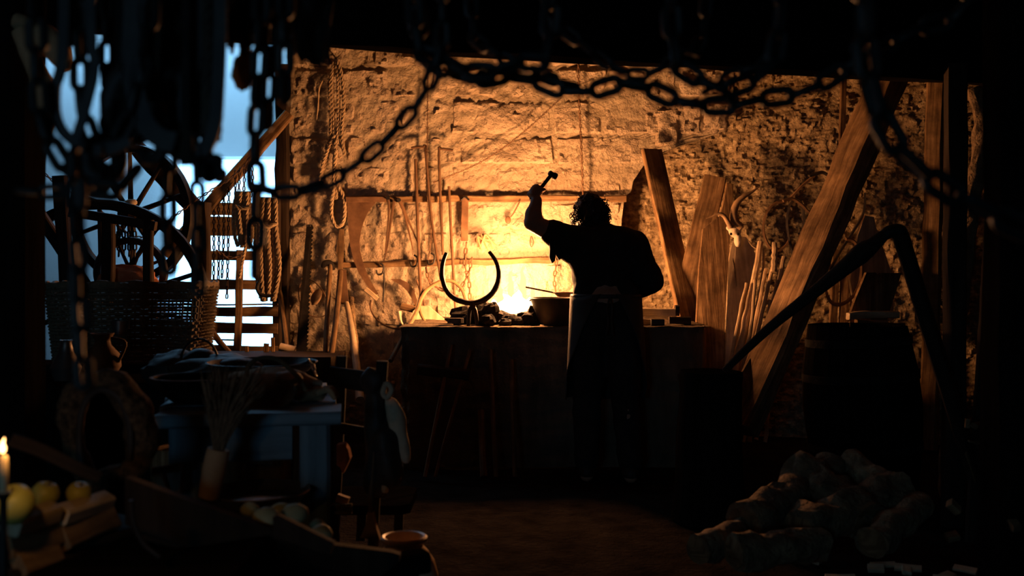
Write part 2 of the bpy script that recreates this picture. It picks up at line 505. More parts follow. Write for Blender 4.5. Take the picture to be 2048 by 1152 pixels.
# big oblique ceiling beam across the top of the view, posts
b0, b1 = Vector((-2.75, 3.68, 2.38)), Vector((3.9, 5.5, 2.38))
M().plank(b0, b1, .15, .46, (0, 0, 1), seg=24, wob=.012).obj('ceiling_beam', mSootWood, kind='structure', label='heavy smoke black ceiling beam spanning the room')
M().plank((-1.6, 3.15, 0), (-1.6, 3.15, 3.2), .2, .2, (0, 1, 0), seg=14, wob=.012).obj('pillar', mSootWood, kind='structure', label='black timber post at the edge of the apple crates')
M().plank((1.72, 3.4, 0), (1.74, 3.4, 3.2), .2, .2, (0, 1, 0), seg=14, wob=.012).obj('pillar', mSootWood, kind='structure', label='black timber post beside the log pile')
M().plank((-4.4, 1.8, 2.3), (4.4, 1.8, 2.3), .2, .2, (0, 1, 0), seg=14, wob=.012).obj('ceiling_beam', mSootWood, kind='structure', label='rafter carrying the hanging chains')

# ------------------------------------------------------------------ daylight door of spaced boards
GD = 7.3
door = M().plank(P(566, 130, 7.38), P(566, 800, 7.38), .095, .08, (0, 1, 0), seg=16, wob=.012).obj('door_1', mDarkWood, kind='structure', label='gate of spaced horizontal boards with daylight behind')
bands = [(406, 431), (433, 472), (501, 521), (559, 579), (608, 611), (614, 633), (646, 667), (678, 681), (691, 712), (716, 745)]
for i, (a, b) in enumerate(bands):
    tl = U(-1.5, 1.5)
    x1 = 556 if i != 7 else 476
    M().plank(P(404, (a + b) / 2 + tl, GD), P(x1, (a + b) / 2 - tl, GD), (b - a) * GD / FPX, .025, (0, -1, 0), seg=6, wob=.006).obj('slat', mWood, door)
M().plank(P(480, 500, GD - .05), P(474, 730, GD - .05), .05, .04, (0, -1, 0), seg=6, wob=.006).obj('slat', mWood, door)
M().plank(P(552, 380, GD + .03), P(556, 740, GD + .03), .06, .06, (0, -1, 0), seg=6, wob=.006).obj('stile', mDarkWood, door)
M().plank(P(398, 425, GD - .1), P(398, 865, GD - .1), .085, .08, (0, -1, 0), seg=8, wob=.008).obj('stile', mDarkWood, door)
M().plank(P(425, 665, GD - .12), P(480, 730, GD - .12), .04, .03, (0, -1, 0), seg=4, wob=.006).obj('brace', mWood, door)

# slanting timbers in front of the doorway
M().plank(P(578, 228, 7.3), P(330, 512, 7.0), .085, .06, (0, -1, 0), seg=12, wob=.008).obj('roof_brace', mWood, label='slender timber slanting down across the bright doorway', cat='timber')
M().plank(P(262, 285, 6.9), P(402, 428, 6.9), .11, .07, (0, -1, 0), seg=12, wob=.01).obj('cart_shaft', mDarkWood, label='broad dark timber slanting down over the cart wheel', cat='timber')
M().plank(P(405, 405, 6.85), P(404, 905, 6.85), .10, .09, (0, -1, 0), seg=12, wob=.012).obj('stall_post', mDarkWood, label='dark upright timber just beside the board gate', cat='post')

# ------------------------------------------------------------------ forge hearth
HZ = .858
hx0, hx1, hy0 = -.68, 1.20, 6.12
t = thing('forge_hearth', 'waist high masonry forge block under the fire', 'forge', (.3, 6.7, 0))
def hearth(u, v):
    # wraps left side, front, rounded right corner
    L = [(hx0, WY), (hx0 + .0, hy0 + .05), (hx0 + .05, hy0), (hx1 - .1, hy0), (hx1 - .03, hy0 + .03), (hx1, hy0 + .1), (hx1 + .02, WY + .3)]
    s = u * (len(L) - 1); k = min(int(s), len(L) - 2); f = s - k
    x = L[k][0] + (L[k + 1][0] - L[k][0]) * f; y = L[k][1] + (L[k + 1][1] - L[k][1]) * f
    z = HZ * v
    d = .02 * nz((x, y, z), 4, 3) + .012 * nz((x, y, z), 16, 3)
    if v > .97: d += .012
    return (x - d * .5, y - d, z)
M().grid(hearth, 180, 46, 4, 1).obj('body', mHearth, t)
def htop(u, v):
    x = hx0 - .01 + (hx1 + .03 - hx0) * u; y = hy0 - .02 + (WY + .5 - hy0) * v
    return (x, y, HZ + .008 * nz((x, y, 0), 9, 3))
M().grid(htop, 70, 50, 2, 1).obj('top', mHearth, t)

# fire
fire = thing('forge_fire', 'white hot forge fire blazing on the hearth', 'fire', (FIRE.x, FIRE.y, HZ))
def flame(m, px, py0, py1, w, d, seed):
    pts = []; rad = []
    for i in range(11):
        k = i / 10
        pts.append(P(px + (6 * k * k * nz((seed, k * 2.2, 0), 1, 2)) * 2, py0 + (py1 - py0) * k, d))
        rad.append(w * d / FPX * (math.sin(PI * (k * .82 + .18)) ** .8 * (1 - k * .55)) + .001)
    return m.tube(pts, rad, 8, flat=.7)
for (x, a, b, w) in ((1012, 642, 588, 30), (1038, 642, 580, 30), (1060, 642, 594, 24), (988, 642, 598, 22)):
    flame(M(), x, a, b, w, 6.78, x).obj('flame_core', mFlameIn, fire)
for (x, a, b, w) in ((1022, 600, 540, 7), (1046, 600, 528, 8), (1000, 610, 552, 7), (1066, 610, 556, 5), (975, 620, 566, 5)):
    flame(M(), x, a, b, w, 6.82, x + 3).obj('flame', mFlameOut, fire)
for i in range(9):
    M().blob(P(975 + 12 * i, 640 + U(-2, 5), 6.75 + U(-.08, .1)), U(.025, .045), .3, 2, 8, 6, seed=i).obj('ember', mEmber, fire, smooth=False)
# coal lumps banked in front of the fire
coals = [(930, 640, 6.5, 26, 12), (962, 630, 6.5, 20, 17), (985, 636, 6.45, 16, 16), (1003, 642, 6.45, 18, 10), (1022, 640, 6.42, 14, 8), (1052, 640, 6.42, 15, 9),
         (1068, 636, 6.45, 15, 13), (945, 645, 6.4, 16, 8), (912, 646, 6.5, 10, 6), (1036, 648, 6.4, 13, 6), (975, 647, 6.36, 14, 8), (1010, 650, 6.34, 12, 5)]
places = ['at the outer end of the bank', 'tallest one of the bank', 'beside the tallest lump', 'before the flames', 'under the white core', 'against the scoop',
          'leaning on the scoop', 'below the outermost lump', 'small one by the iron block', 'small one under the white core', 'low one below the tallest lump', 'small one at the hearth edge']
for i, (x, y, d, w, h) in enumerate(coals):
    p = P(x, y, d)
    h *= 1.6; w *= 1.15; d = d + .02 if x < 960 else d - .10; p = P(x, y, d); p.z = HZ + h * d / FPX * .8
    M().blob(p, (w * d / FPX, w * d / FPX * .8, h * d / FPX), .35, 2.0, 10, 7, seed=i * 7 + 1).obj('coal_lump', mCoal, label='black coal lump, ' + places[i], cat='coal', group='coal banked in front of the fire', smooth=False)
# iron block (small anvil bick) on the hearth
t = thing('bench_anvil', 'small black iron bench anvil on the hearth edge', 'anvil', P(910, 652, 6.25))
M().box(P(911, 641, 6.28), .10, .07, .03, bev=.2).obj('face', mIron, t)
M().tube([P(897, 640, 6.28), P(889, 638, 6.28)], [.016, .004], 8).obj('horn', mIron, t)
M().box(P(914, 649, 6.28), .045, .05, .03, bev=.2).obj('foot', mIron, t)
# scoop / pail
t = thing('coal_pail', 'dark flared iron pail standing beside the fire', 'pail', Vector((P(1112, 0, 6.32).x, 6.32, HZ)))
c = Vector((P(1112, 0, 6.32).x, 6.32, HZ + .004))
M().lathe(c, [(.0, 0), (.098, 0), (.105, .01), (.166, .165), (.160, .165), (.10, .012), (0, .01)], 36).obj('body', mIron, t)
M().tube([c + Vector((.165 * math.cos(a * PI / 18), .165 * math.sin(a * PI / 18), .165)) for a in range(37)], .006, 6).obj('rim', mIron, t)
M().tube(spline([c + Vector((-.166, 0, .15)), c + Vector((-.1, .16, .16)), c + Vector((.1, .17, .162)), c + Vector((.168, 0, .15))], 20), .005, 6).obj('bail', mIron, t)
t = thing('copper_ladle', 'shallow ladle with long handle laid across the pail', 'ladle', c + Vector((.05, 0, .17)))
M().lathe(c + Vector((.06, .02, .171)), [(0, 0), (.05, .004), (.075, .03), (.078, .032), (.074, .034), (.05, .010), (0, .006)], 24).obj('bowl', mRust, t)
M().tube([c + Vector((-.01, .02, .2)), c + Vector((-.19, .06, .235))], .006, 6).obj('handle', mRust, t)

# horseshoe shaped iron stand
t = thing('iron_rest', 'black iron rest with a big open ring on a forked foot', 'iron stand', P(947, 652, 6.26))
ring = [(893, 505), (886, 525), (884, 550), (891, 577), (906, 595), (925, 603), (945, 606), (965, 601), (983, 588), (994, 569), (998, 547), (992, 523), (978, 503)]
pp = pxs(ring, 6.26, 48)
M().tube(pp, [.006 + .0115 * math.sin(PI * min(1, max(0, .06 + i / 48 * .88))) ** .5 for i in range(49)], 8, rough=.12).obj('ring', mIron, t)
M().tube(pxs([(945, 604), (946, 616)], 6.26, 2), [.022, .02], 8).obj('collar', mIron, t)
for a, b in ((939, 937), (951, 955)):
    M().tube(pxs([(945, 612), (a, 622), (b, 653)], 6.26, 8), .013, 8).obj('foot', mIron, t)

# offcuts at the other end of the hearth
for i, (x0, y0, x1, y1, w, th, d, mt, lb) in enumerate(((1282, 639, 1351, 636, .05, .035, 6.5, mPaleWood, 'long split pale stick lying at the end of the hearth'),
        (1282, 650, 1300, 650, .04, .03, 6.3, mPaleWood, 'short pale wood end on the hearth beside the smith'),
        (1302, 650, 1328, 650, .04, .05, 6.24, mIron, 'dark iron bar end lying on the hearth edge'),
        (1338, 647, 1381, 648, .05, .05, 6.35, mDarkWood, 'dark wooden block lying at the hearth corner'),
        (1350, 637, 1358, 637, .07, .05, 6.5, mDarkWood, 'dark wedge behind the pale split stick'))):
    p, q = P(x0, y0, d), P(x1, y1, d)
    k = HZ + w / 2 + (.05 if i in (0, 4) else 0.002); p.z = q.z = k
    M().plank(p, q, w, th, (0, -1, 0), seg=4, wob=.008).obj('offcut' if i not in (2,) else 'iron_bar', mt, label=lb, cat='offcut' if i != 2 else 'iron bar')

# ------------------------------------------------------------------ things on the stone wall
WD = WY - .05
M().plank(P(690, 398, WD), P(1252, 397, WD), .045, .05, (0, -1, 0), seg=24, wob=.012).obj('wall_rail', mWood, label='upper wooden tool rail fixed across the stone wall', cat='rail')
M().plank(P(680, 531, WD), P(1112, 520, WD), .042, .05, (0, -1, 0), seg=24, wob=.012).obj('wall_rail', mWood, label='lower wooden tool rail fixed across the stone wall', cat='rail')

def rope(m, path, r, pitch=None, n=5, step=None):
    """three strands twisted round a path"""
    pitch = pitch or r * 7
    pts = resample(path, step or pitch / 7)
    m_ = len(pts)
    x = None
    fr = []
    for i in range(m_):
        tt = (pts[min(i + 1, m_ - 1)] - pts[max(i - 1, 0)])
        tt = tt.normalized() if tt.length > 1e-6 else Vector((0, 0, 1))
        if x is None:
            a = Vector((0, 1, 0)) if abs(tt.y) < .9 else Vector((1, 0, 0))
            x = (a - tt * a.dot(tt)).normalized()
        x = (x - tt * x.dot(tt)).normalized()
        fr.append((x, tt.cross(x)))
    for k in range(3):
        pl = []
        for i, p in enumerate(pts):
            an = 2 * PI * (i / 7 + k / 3)
            pl.append(p + (fr[i][0] * math.cos(an) + fr[i][1] * math.sin(an)) * r * .5)
        m.tube(pl, r * .56, n)
    return m

# tall hank of rope
t = thing('rope_hank', 'tall hank of pale rope hanging in folds on the stone wall', 'rope', P(672, 118, WD))
for i, (xs) in enumerate((((672, 118), (664, 150), (666, 220), (672, 300), (684, 318)), ((673, 118), (676, 160), (677, 230), (676, 280), (690, 300)), ((675, 120), (683, 150), (688, 200), (684, 260), (688, 310)),
        ((668, 122), (660, 170), (662, 240), (658, 300), (641, 364)), ((670, 270), (656, 300), (646, 330), (640, 370)), ((672, 280), (668, 330), (672, 370), (672, 400)))):
    rope(M(), pxs(xs, WD - .02 - .012 * (i % 3), 24), .014).obj('fold', mRope, t)
rope(M(), pxs([(672, 300), (668, 350), (668, 380), (664, 400), (663, 430), (670, 450), (677, 454), (686, 445), (690, 420), (686, 390), (676, 370), (672, 330)], WD - .05, 50), .0145).obj('loop', mRope, t)
M().tube([P(672, 116, WY + .03), P(672, 117, WY - .09)], .006, 6).obj('nail', mIron, t)
# frayed strip of rope to its left
M().tube(pxs([(646, 160), (638, 178), (636, 210), (633, 240)], WD, 12), [.004, .006, .008, .006, .008, .007, .009, .006, .008, .009, .006, .004, .002], 6).obj('frayed_cord', mRope, label='short frayed cord stuck to the wall next to the rope hank', cat='cord')

# wide scythe-like blade
t = thing('scythe_blade', 'wide rusty scythe blade hanging tip down from the upper rail', 'blade', P(700, 392, WD - .03))
M().slab([(694, 394), (752, 394), (751, 406), (743, 414), (734, 428), (727, 444), (722, 462), (719, 482), (720, 500), (724, 518), (731, 540), (741, 562), (757, 588), (750, 590), (733, 570), (717, 545), (707, 520), (700, 490), (697, 460), (695, 430)], WD - .05, .008).obj('blade', mRust, t, smooth=False)
M().plank(P(692, 399, WD - .06), P(772, 399, WD - .06), .04, .02, (0, -1, 0), seg=4).obj('tang', mRust, t)
M().plank(P(731, 578, WD - .06), P(755, 598, WD - .06), .035, .03, (0, -1, 0), seg=3).obj('socket', mPaleWood, t)
# dividers hanging from the upper rail
def legs2(name, label, cat, parts, d, mt=mRust, piv=None):
    t = thing(name, label, cat, P(parts[0][0][0], parts[0][0][1], d))
    for i, q in enumerate(parts):
        M().tube(pxs(q, d - .012 * i, 10), [.012 - .008 * k / 10 for k in range(11)], 8, flat=.6).obj('arm', mt, t)
    if piv:
        M().lathe(P(piv[0], piv[1], d - .03), [(0, -.012), (.014, -.012), (.014, .012), (0, .012)], 12, axis=(0, 1, 0)).obj('pivot', mIron, t)
    return t
legs2('tongs', 'long thin tongs hanging closed from the upper rail', 'tongs', [[(788, 402), (782, 440), (775, 490), (768, 522)], [(775, 395), (778, 412), (776, 450), (770, 505)]], WD - .05, piv=(776, 396))
legs2('dividers', 'pair of dividers with splayed legs hanging from the rail', 'dividers', [[(800, 400), (812, 430), (825, 460), (838, 492)], [(797, 398), (808, 425), (818, 465), (826, 500)]], WD - .05, piv=(798, 400))
# upright iron rods
def rod(pts, r, label, mt=mRust):
    return M().tube(pts, r, 8).obj('iron_rod', mt, label=label, cat='rod', group='iron rods leaning behind the hearth')
rod(pxs([(831, 318, WD - .02), (838, 520, WD - .1), (845, 652, 7.1)], 0, 16), .011, 'plain straight rod leftmost of the iron rods')
rod(pxs([(822, 296, WD - .03), (846, 294, WD - .03), (851, 302, WD - .03), (862, 430, WD - .1), (882, 560, WD - .2)], 0, 40), .010, 'slanting iron rod with its top bent over to one side')
rod(pxs([(906, 301, WD - .06), (884, 298, WD - .06), (878, 304, WD - .06), (881, 400, WD - .08), (886, 510, WD - .1)], 0, 40), .010, 'upright iron rod with a hooked top end')
rod(pxs([(898, 373, WD - .03), (903, 480, WD - .12), (913, 646, 7.0)], 0, 16), .010, 'thin straight rod reaching down to the coals')
rod(pxs([(833, 560, WD - .03), (846, 600, WD - .05), (852, 652, 7.1)], 0, 16), .008, 'short rod behind the bent wooden hoop')
# flat hanging bar with chain below
t = thing('hanging_bar', 'flat iron bar hanging from the upper rail', 'bar', P(930, 398, WD - .04))
M().plank(P(930, 396, WD - .05), P(929, 482, WD - .05), .05, .014, (0, -1, 0), seg=4).obj('bar', mRust, t)
M().tube(pxs([(922, 400), (930, 394), (938, 400)], WD - .06, 8), .008, 6).obj('hook', mIron, t)

# chain builder
_links = {}
def linkmesh(L, W, r, mt):
    k = (round(L, 4), round(W, 4), round(r, 4), mt.name)
    if k not in _links:
        pts = []
        h = L / 2 - W / 2
        for i in range(9): a = -PI / 2 + PI * i / 8; pts.append(Vector((h + (W / 2 - r) * math.cos(a), (W / 2 - r) * math.sin(a), 0)))
        for i in range(9): a = PI / 2 + PI * i / 8; pts.append(Vector((-h + (W / 2 - r) * math.cos(a), (W / 2 - r) * math.sin(a), 0)))
        m = M(); n = len(pts); q = 7; rs = []
        for i in range(n):
            tt = (pts[(i + 1) % n] - pts[i - 1]).normalized(); sd = Vector((0, 0, 1)).cross(tt)
            rs.append([pts[i] + (sd * math.cos(2 * PI * j / q) + Vector((0, 0, 1)) * math.sin(2 * PI * j / q)) * r for j in range(q)])
        for rg in rs:
            for p in rg: m.add(p, (p.x, p.y))
        for i in range(n):
            for j in range(q):
                m.f.append((i * q + j, i * q + (j + 1) % q, ((i + 1) % n) * q + (j + 1) % q, ((i + 1) % n) * q + j))
        _links[k] = m.mesh('link', mt)
    return _links[k]

def chain(path, L, label, mt=None, W=None, r=None, joined=False, group=None, twist=.12, roll=0):
    mt = mt or mIron
    W = W or L * .58; r = r or L * .115
    pitch = L - 2 * r * 1.05
    pts = resample(path, pitch)
    me = linkmesh(L, W, r, mt)
    if len(pts) < 2: return
    t = None
    if not joined: t = thing('chain', label, 'chain', pts[0], group)
    jm = M()
    for i in range(len(pts) - 1):
        c = (pts[i] + pts[i + 1]) / 2; x = (pts[i + 1] - pts[i]).normalized()
        a = Vector((0, 1, 0)) if abs(x.y) < .8 else Vector((1, 0, 0))
        y = (a - x * a.dot(x)).normalized(); z = x.cross(y)
        an = roll + (PI / 2 if i % 2 else 0) + twist * nz((i * .37, c.x * 3, c.z * 3), 1, 2) * 4
        y2 = y * math.cos(an) + z * math.sin(an); z2 = x.cross(y2)
        mw = Matrix(((x.x, y2.x, z2.x, c.x), (x.y, y2.y, z2.y, c.y), (x.z, y2.z, z2.z, c.z), (0, 0, 0, 1)))
        if joined:
            b = len(jm.v)
            for v in me.vertices: jm.add(mw @ v.co, (v.co.x, v.co.y))
            for p in me.polygons: jm.f.append(tuple(b + k for k in p.vertices))
        else:
            put('link', me, t, mw=mw)
    if joined:
        t = jm.obj('chain', mt, label=label, cat='chain', group=group)
    return t

chain(pxs([(933, 485), (930, 530), (938, 560), (940, 600)], WD - .08, 20), .055, 'rusty chain hanging below the flat iron bar', mRust)
chain(pxs([(944, 515), (938, 545), (925, 570), (915, 590)], WD - .08, 20), .05, 'second rusty chain branching off beside the ring of the rest', mRust)
chain(pxs([(852, 535), (860, 565), (885, 580), (925, 595)], WD - .10, 20), .05, 'rusty chain drooping behind the bent wooden hoop', mRust)
chain(pxs([(1110, 490), (1112, 530), (1108, 560), (1113, 592)], WD - .05, 20), .05, 'rusty chain hanging between the fire and the smith', mRust)
chain(pxs([(855, 130), (855, 250), (853, 372), (862, 470), (852, 540)], WD - .04, 40), .022, 'very thin chain hanging straight down among the iron rods', mRust, joined=True)
chain(pxs([(1122, 196), (1040, 270), (960, 325), (864, 366)], WD - .05, 40), .024, 'thin chain stretched slantwise across the upper stones', mRust, joined=True)
chain(pxs([(1156, 100), (1158, 200), (1163, 300), (1166, 400)], WD - .06, 40), .034, 'chain hanging straight down the wall above the smith', mRust, joined=True)

# tied bundle on the wall
t = thing('leather_bundle', 'small knotted bundle of leather thongs on the wall above the fire', 'bundle', P(972, 470, WD - .04))
M().blob(P(966, 482, WD - .07), (.05, .045, .05), .35, 2, 14, 10, seed=3).obj('knot', mTan, t)
for i in range(9):
    a = U(0, 6.28)
    M().tube(pxs([(966, 480), (966 + 14 * math.cos(a), 480 + 14 * math.sin(a) + 2), (972 + 22 * math.cos(a + .5), 486 + 16 * abs(math.sin(a + .5)))], WD - .09 - .006 * i, 10), .006, 6).obj('thong', mTan, t)
# spoon / ladles hanging from upper rail
t = thing('iron_spoon', 'small iron spoon hanging slantwise from the upper rail', 'spoon', P(1035, 400, WD - .03))
M().tube(pxs([(1040, 402), (1028, 425), (1021, 434)], WD - .05, 6), .006, 6).obj('handle', mRust, t)
M().blob(P(1016, 440, WD - .05), (.022, .012, .03), .05, 1, 10, 8).obj('bowl', mRust, t)
M().tube(pxs([(1062, 472), (1060, 485), (1063, 494), (1067, 484), (1063, 472)], WD - .03, 14), .004, 6).obj('wire_loop', mRust, label='small wire loop hanging on the wall under the raised arm', cat='loop')
# hooks on the lower rail
for i, (x, y) in enumerate(((760, 540), (828, 524), (862, 520))):
    M().tube(pxs([(x, y - 14), (x + 7, y - 8), (x + 5, y + 6), (x - 4, y + 9), (x - 7, y)], WD - .06, 12), .008, 6).obj('iron_hook', mIron, label='iron hook on the lower rail ' + ('near the scythe tip', 'behind the straight rods', 'under the hooked rods')[i], cat='hook', group='hooks on the lower rail')
M().tube(pxs([(768, 532), (768, 570), (766, 604)], WD - .05, 6), .007, 6).obj('iron_spike', mIron, label='thin iron spike hanging beside the scythe tip', cat='spike')

# sickle
t = thing('sickle', 'curved sickle blade hung on the wall beside the bent hoop', 'sickle', P(835, 640, WD - .05))
M().slab([(781, 558), (800, 558), (815, 565), (828, 580), (834, 600), (832, 615), (825, 600), (815, 583), (803, 571), (790, 564)], WD - .08, .006).obj('blade', mRust, t, smooth=False)
M().tube(pxs([(832, 610), (828, 630), (824, 645)], WD - .08, 6), .014, 8).obj('handle', mWood, t)
# wire hoop at the wall foot
M().tube(pxs([(742, 600), (741, 615), (748, 632), (762, 646), (780, 655), (800, 658)], WD - .08, 20), .007, 6).obj('wire_hoop', mRust, label='thin bent wire hanging under the scythe blade', cat='wire')
# bent wooden hoop
M().tube(pxs([(781, 722, 6.05), (806, 674, 6.3), (834, 622, 6.7), (843, 596, 6.85), (858, 576, 6.9), (882, 563, 6.9), (905, 563, 6.9), (922, 577, 6.9), (931, 600, 6.9), (934, 622, 6.85), (933, 646, 6.8)], 0, 60), [.0135 - .010 * max(0, i / 60 - .4) for i in range(61)], 8).obj('bent_pole', mWood, label='long pale bent pole curving over the hearth', cat='pole')
M().tube(pxs([(848, 578), (840, 600), (840, 622), (848, 640), (858, 653)], 6.9, 30), .010, 8).obj('bent_stick', mWood, label='short bent stick beneath the long pale pole', cat='stick')
# bellows wedge on the hearth
t = thing('wedge_board', 'triangular wooden bellows board lying against the wall', 'bellows', P(860, 650, 7.0))
M().slab([(856, 612), (866, 620), (880, 632), (897, 645), (893, 650), (818, 650), (826, 622), (840, 612)], 7.02, .05).obj('board', mPaleWood, t, smooth=False)
M().tube(pxs([(880, 644), (897, 647)], 7.0, 4), [.016, .02, .022, .02, .012], 10).obj('nozzle', mPaleWood, t)
M().plank(P(802, 612, 7.1), P(830, 620, 7.1), .05, .05, (0, -1, 0), seg=3).obj('peg_block', mWood, label='short wooden peg block jutting from the wall', cat='block')
M().tube(pxs([(798, 622), (801, 640), (806, 650)], 7.05, 6), [.02, .016, .012, .01, .008, .006, .003], 8).obj('horn_tip', mBone, label='pale horn standing in the corner of the hearth', cat='horn')

# ---- tools leaning left of the hearth
t = thing('pit_saw', 'long dark saw blade with coarse teeth leaning on the wall', 'saw', P(605, 850, 6.9))
ol = [(613, 449), (624, 449)]
for i in range(34):
    y = 456 + i * 8
    x = 624 - (y - 449) * .045
    ol += [(x + 3.5, y), (x - .5, y + 5)]
ol += [(610, 730), (590, 730)]
M().slab(ol, lambda x, y: WY - .06 - (y - 449) * .0012, .006).obj('blade', mIron, t, smooth=False)
for x in (615.5, 621):
    M().lathe(P(x, 452, WY - .062), [(0, -.003), (.006, -.003), (.006, .003), (0, .003)], 8, axis=(0, 1, 0)).obj('rivet', mSteel, t)
# pole with leather bundle
t = thing('pole_shovel', 'tall wooden pole with a long flat wooden blade leaning on the wall', 'shovel', P(662, 880, 6.6))
M().tube(pxs([(682, 540, WY - .1), (672, 640, 7.0), (659, 740, 6.7), (652, 800, 6.5)], 0, 12), .02, 10).obj('handle', mWood, t)
M().slab([(679, 458), (687, 458), (688, 480), (686, 520), (683, 560), (675, 560), (676, 520), (672, 500)], WY - .12, .015).obj('blade', mWood, t, smooth=False)
t = thing('pickaxe', 'iron headed mattock leaning on the wall behind the pole', 'mattock', P(650, 850, 6.8))
M().tube(pxs([(645, 536), (650, 527), (662, 527), (668, 540)], WY - .1, 10), [.01, .016, .02, .024, .024, .024, .022, .02, .018, .014, .01], 8, flat=.7).obj('head', mIron, t)
M().tube(pxs([(661, 530, WY - .1), (655, 620, 7.1), (650, 720, 6.8), (646, 800, 6.6)], 0, 12), .017, 10).obj('handle', mWood, t)
t = thing('spade', 'narrow bladed hoe with stout pale handle leaning on the wall', 'hoe', P(715, 850, 6.7))
M().slab([(681, 538), (692, 540), (697, 605), (694, 609), (682, 608), (678, 590)], WY - .12, .008).obj('blade', mRust, t, smooth=False)
M().tube(pxs([(693, 606, WY - .14), (702, 650, 7.1), (713, 730, 6.8), (720, 800, 6.5)], 0, 12), [.018 + .001 * i for i in range(13)], 10).obj('handle', mPaleWood, t)
M().tube(pxs([(702, 596, WY - .05), (706, 640, 7.25), (712, 700, 7.1)], 0, 12), [.02 + .004 * nz((i, 0, 0), .7, 2) for i in range(13)], 8, rough=.5).obj('dark_stick', mBark, label='knobbly dark stick behind the pale hoe handle', cat='stick')
# leather purse with wire loop
t = thing('leather_pouch', 'tan leather pouch with frayed neck hanging in a wire loop', 'pouch', P(628, 610, WY - .12))
M().blob(P(633, 594, WY - .14), (.036, .03, .062), .12, 1.6, 14, 10, rot=Matrix.Rotation(.45, 3, 'Y')).obj('bag', mTan, t)
for i, (x, y) in enumerate(((602, 556), (606, 564), (612, 552), (616, 560), (606, 578), (620, 566))):
    M().tube(pxs([(626, 585), ((x + 622) / 2, (y + 578) / 2 + 2), (x, y)], WY - .15 - .006 * i, 8), [.012 - .0012 * k for k in range(9)], 6, flat=.5).obj('fringe', mTan, t)
M().tube(pxs([(600, 570), (597, 585), (600, 605), (610, 622), (624, 632), (638, 634), (650, 630), (655, 610), (650, 590), (640, 575), (626, 562), (612, 560), (600, 570)], WY - .11, 40), .004, 6).obj('wire_loop', mRust, t)
# staff by the door jamb
t = thing('mallet', 'long handled wooden mallet leaning on the door jamb head down', 'mallet', P(570, 725, 7.0))
M().tube(pxs([(545, 540, 7.5), (560, 590, 7.3), (574, 700, 7.0)], 0, 8), .02, 8).obj('handle', mWood, t)
M().tube([P(560, 694, 7.0), P(590, 701, 7.0)], .03, 10).obj('head', mPaleWood, t)

# ------------------------------------------------------------------ the smith
def remesh(m, voxel, mt, name, parent, label=None, smooth_it=4, disp=None):
    me = m.mesh('tmp', mt)
    o = bpy.data.objects.new('tmp', me); COL.objects.link(o)
    r = o.modifiers.new('r', 'REMESH'); r.mode = 'VOXEL'; r.voxel_size = voxel; r.use_smooth_shade = True
    s = o.modifiers.new('s', 'SMOOTH'); s.factor = .5; s.iterations = smooth_it
    dg = bpy.context.evaluated_depsgraph_get()
    me2 = bpy.data.meshes.new_from_object(o.evaluated_get(dg))
    bpy.data.objects.remove(o); bpy.data.meshes.remove(me)
    me2.name = name
    if disp:
        ns = [v.normal.copy() for v in me2.vertices]
        for v, n in zip(me2.vertices, ns):
            v.co += n * disp(v.co)
        me2.update()
    if not me2.materials: me2.materials.append(mt)
    me2.polygons.foreach_set('use_smooth', [True] * len(me2.polygons))
    return put(name, me2, parent, label)

def cap(m, p, q, r1, r2, n=14, flat=1.0, up=None):
    p, q = Vector(p), Vector(q); ax = (q - p).normalized()
    pts, rad = [], []
    for k in (-1, -.85, -.5): pts.append(p + ax * r1 * k); rad.append(r1 * math.sqrt(max(.0004, 1 - k * k)))
    for k in range(5): pts.append(p.lerp(q, k / 4)); rad.append(r1 + (r2 - r1) * k / 4)
    for k in (.5, .85, 1): pts.append(q + ax * r2 * k); rad.append(r2 * math.sqrt(max(.0004, 1 - k * k)))
    m.tube(pts, rad, n, flat=flat, up=up)

MD = 5.82
def Q(px, py, dy=0.0):
    p = P(px, py, MD); p.y += dy; return p
man = thing('person', 'smith with curly hair seen from behind swinging a hammer in a dark shirt and apron', 'person', Vector((Q(1215, 0).x, MD, 0)))
# joints
neck, headc = Q(1196, 466, .06), Q(1183, 430, .12)
shL, shR = Q(1140, 482, .02), Q(1262, 492, .02)
elL, wrL, haL = Q(1064, 446, -.04), Q(1073, 402, -.02), Q(1074, 386, 0)
elR, wrR, haR = Q(1304, 562, .05), Q(1272, 588, .28), Q(1258, 590, .37)
pelv = Q(1212, 610, 0)
hipL, hipR = Q(1182, 640, 0), Q(1243, 640, 0)
knL, knR = Q(1176, 790, .05), Q(1250, 792, -.02)
anL, anR = Q(1172, 925, -.02), Q(1258, 925, -.06)
m = M()
# skull, jaw, face on the far side
m.blob(headc, (.078, .097, .108), 0, 1, 18, 14)
m.blob(headc + Vector((-.01, .045, -.06)), (.055, .055, .06), 0, 1, 14, 10)
m.blob(headc + Vector((-.012, .105, -.015)), (.014, .026, .028), 0, 1, 10, 8)
m.blob(headc + Vector((-.012, .085, .03)), (.055, .02, .014), 0, 1, 10, 8)
m.blob(headc + Vector((-.014, .098, -.062)), (.026, .014, .010), 0, 1, 10, 8)
m.blob(headc + Vector((-.015, .09, -.105)), (.026, .022, .022), 0, 1, 10, 8)
for s in (-1, 1): m.blob(headc + Vector((s * .08, .0, -.01)), (.014, .022, .036), 0, 1, 10, 8)
cap(m, neck, headc + Vector((0, -.01, -.06)), .066, .058)
# torso
cap(m, Q(1205, 520, .06), pelv, .15, .14, flat=.7)
cap(m, shL, shR, .075, .078)
cap(m, pelv, hipL, .13, .11); cap(m, pelv, hipR, .13, .11)
# arms
cap(m, shL, elL, .068, .050); cap(m, elL, wrL, .051, .034); m.blob(elL.lerp(wrL, .3), (.053, .053, .07), 0, 1, 12, 8)
cap(m, shR, elR, .064, .05); cap(m, elR, wrR, .05, .033)
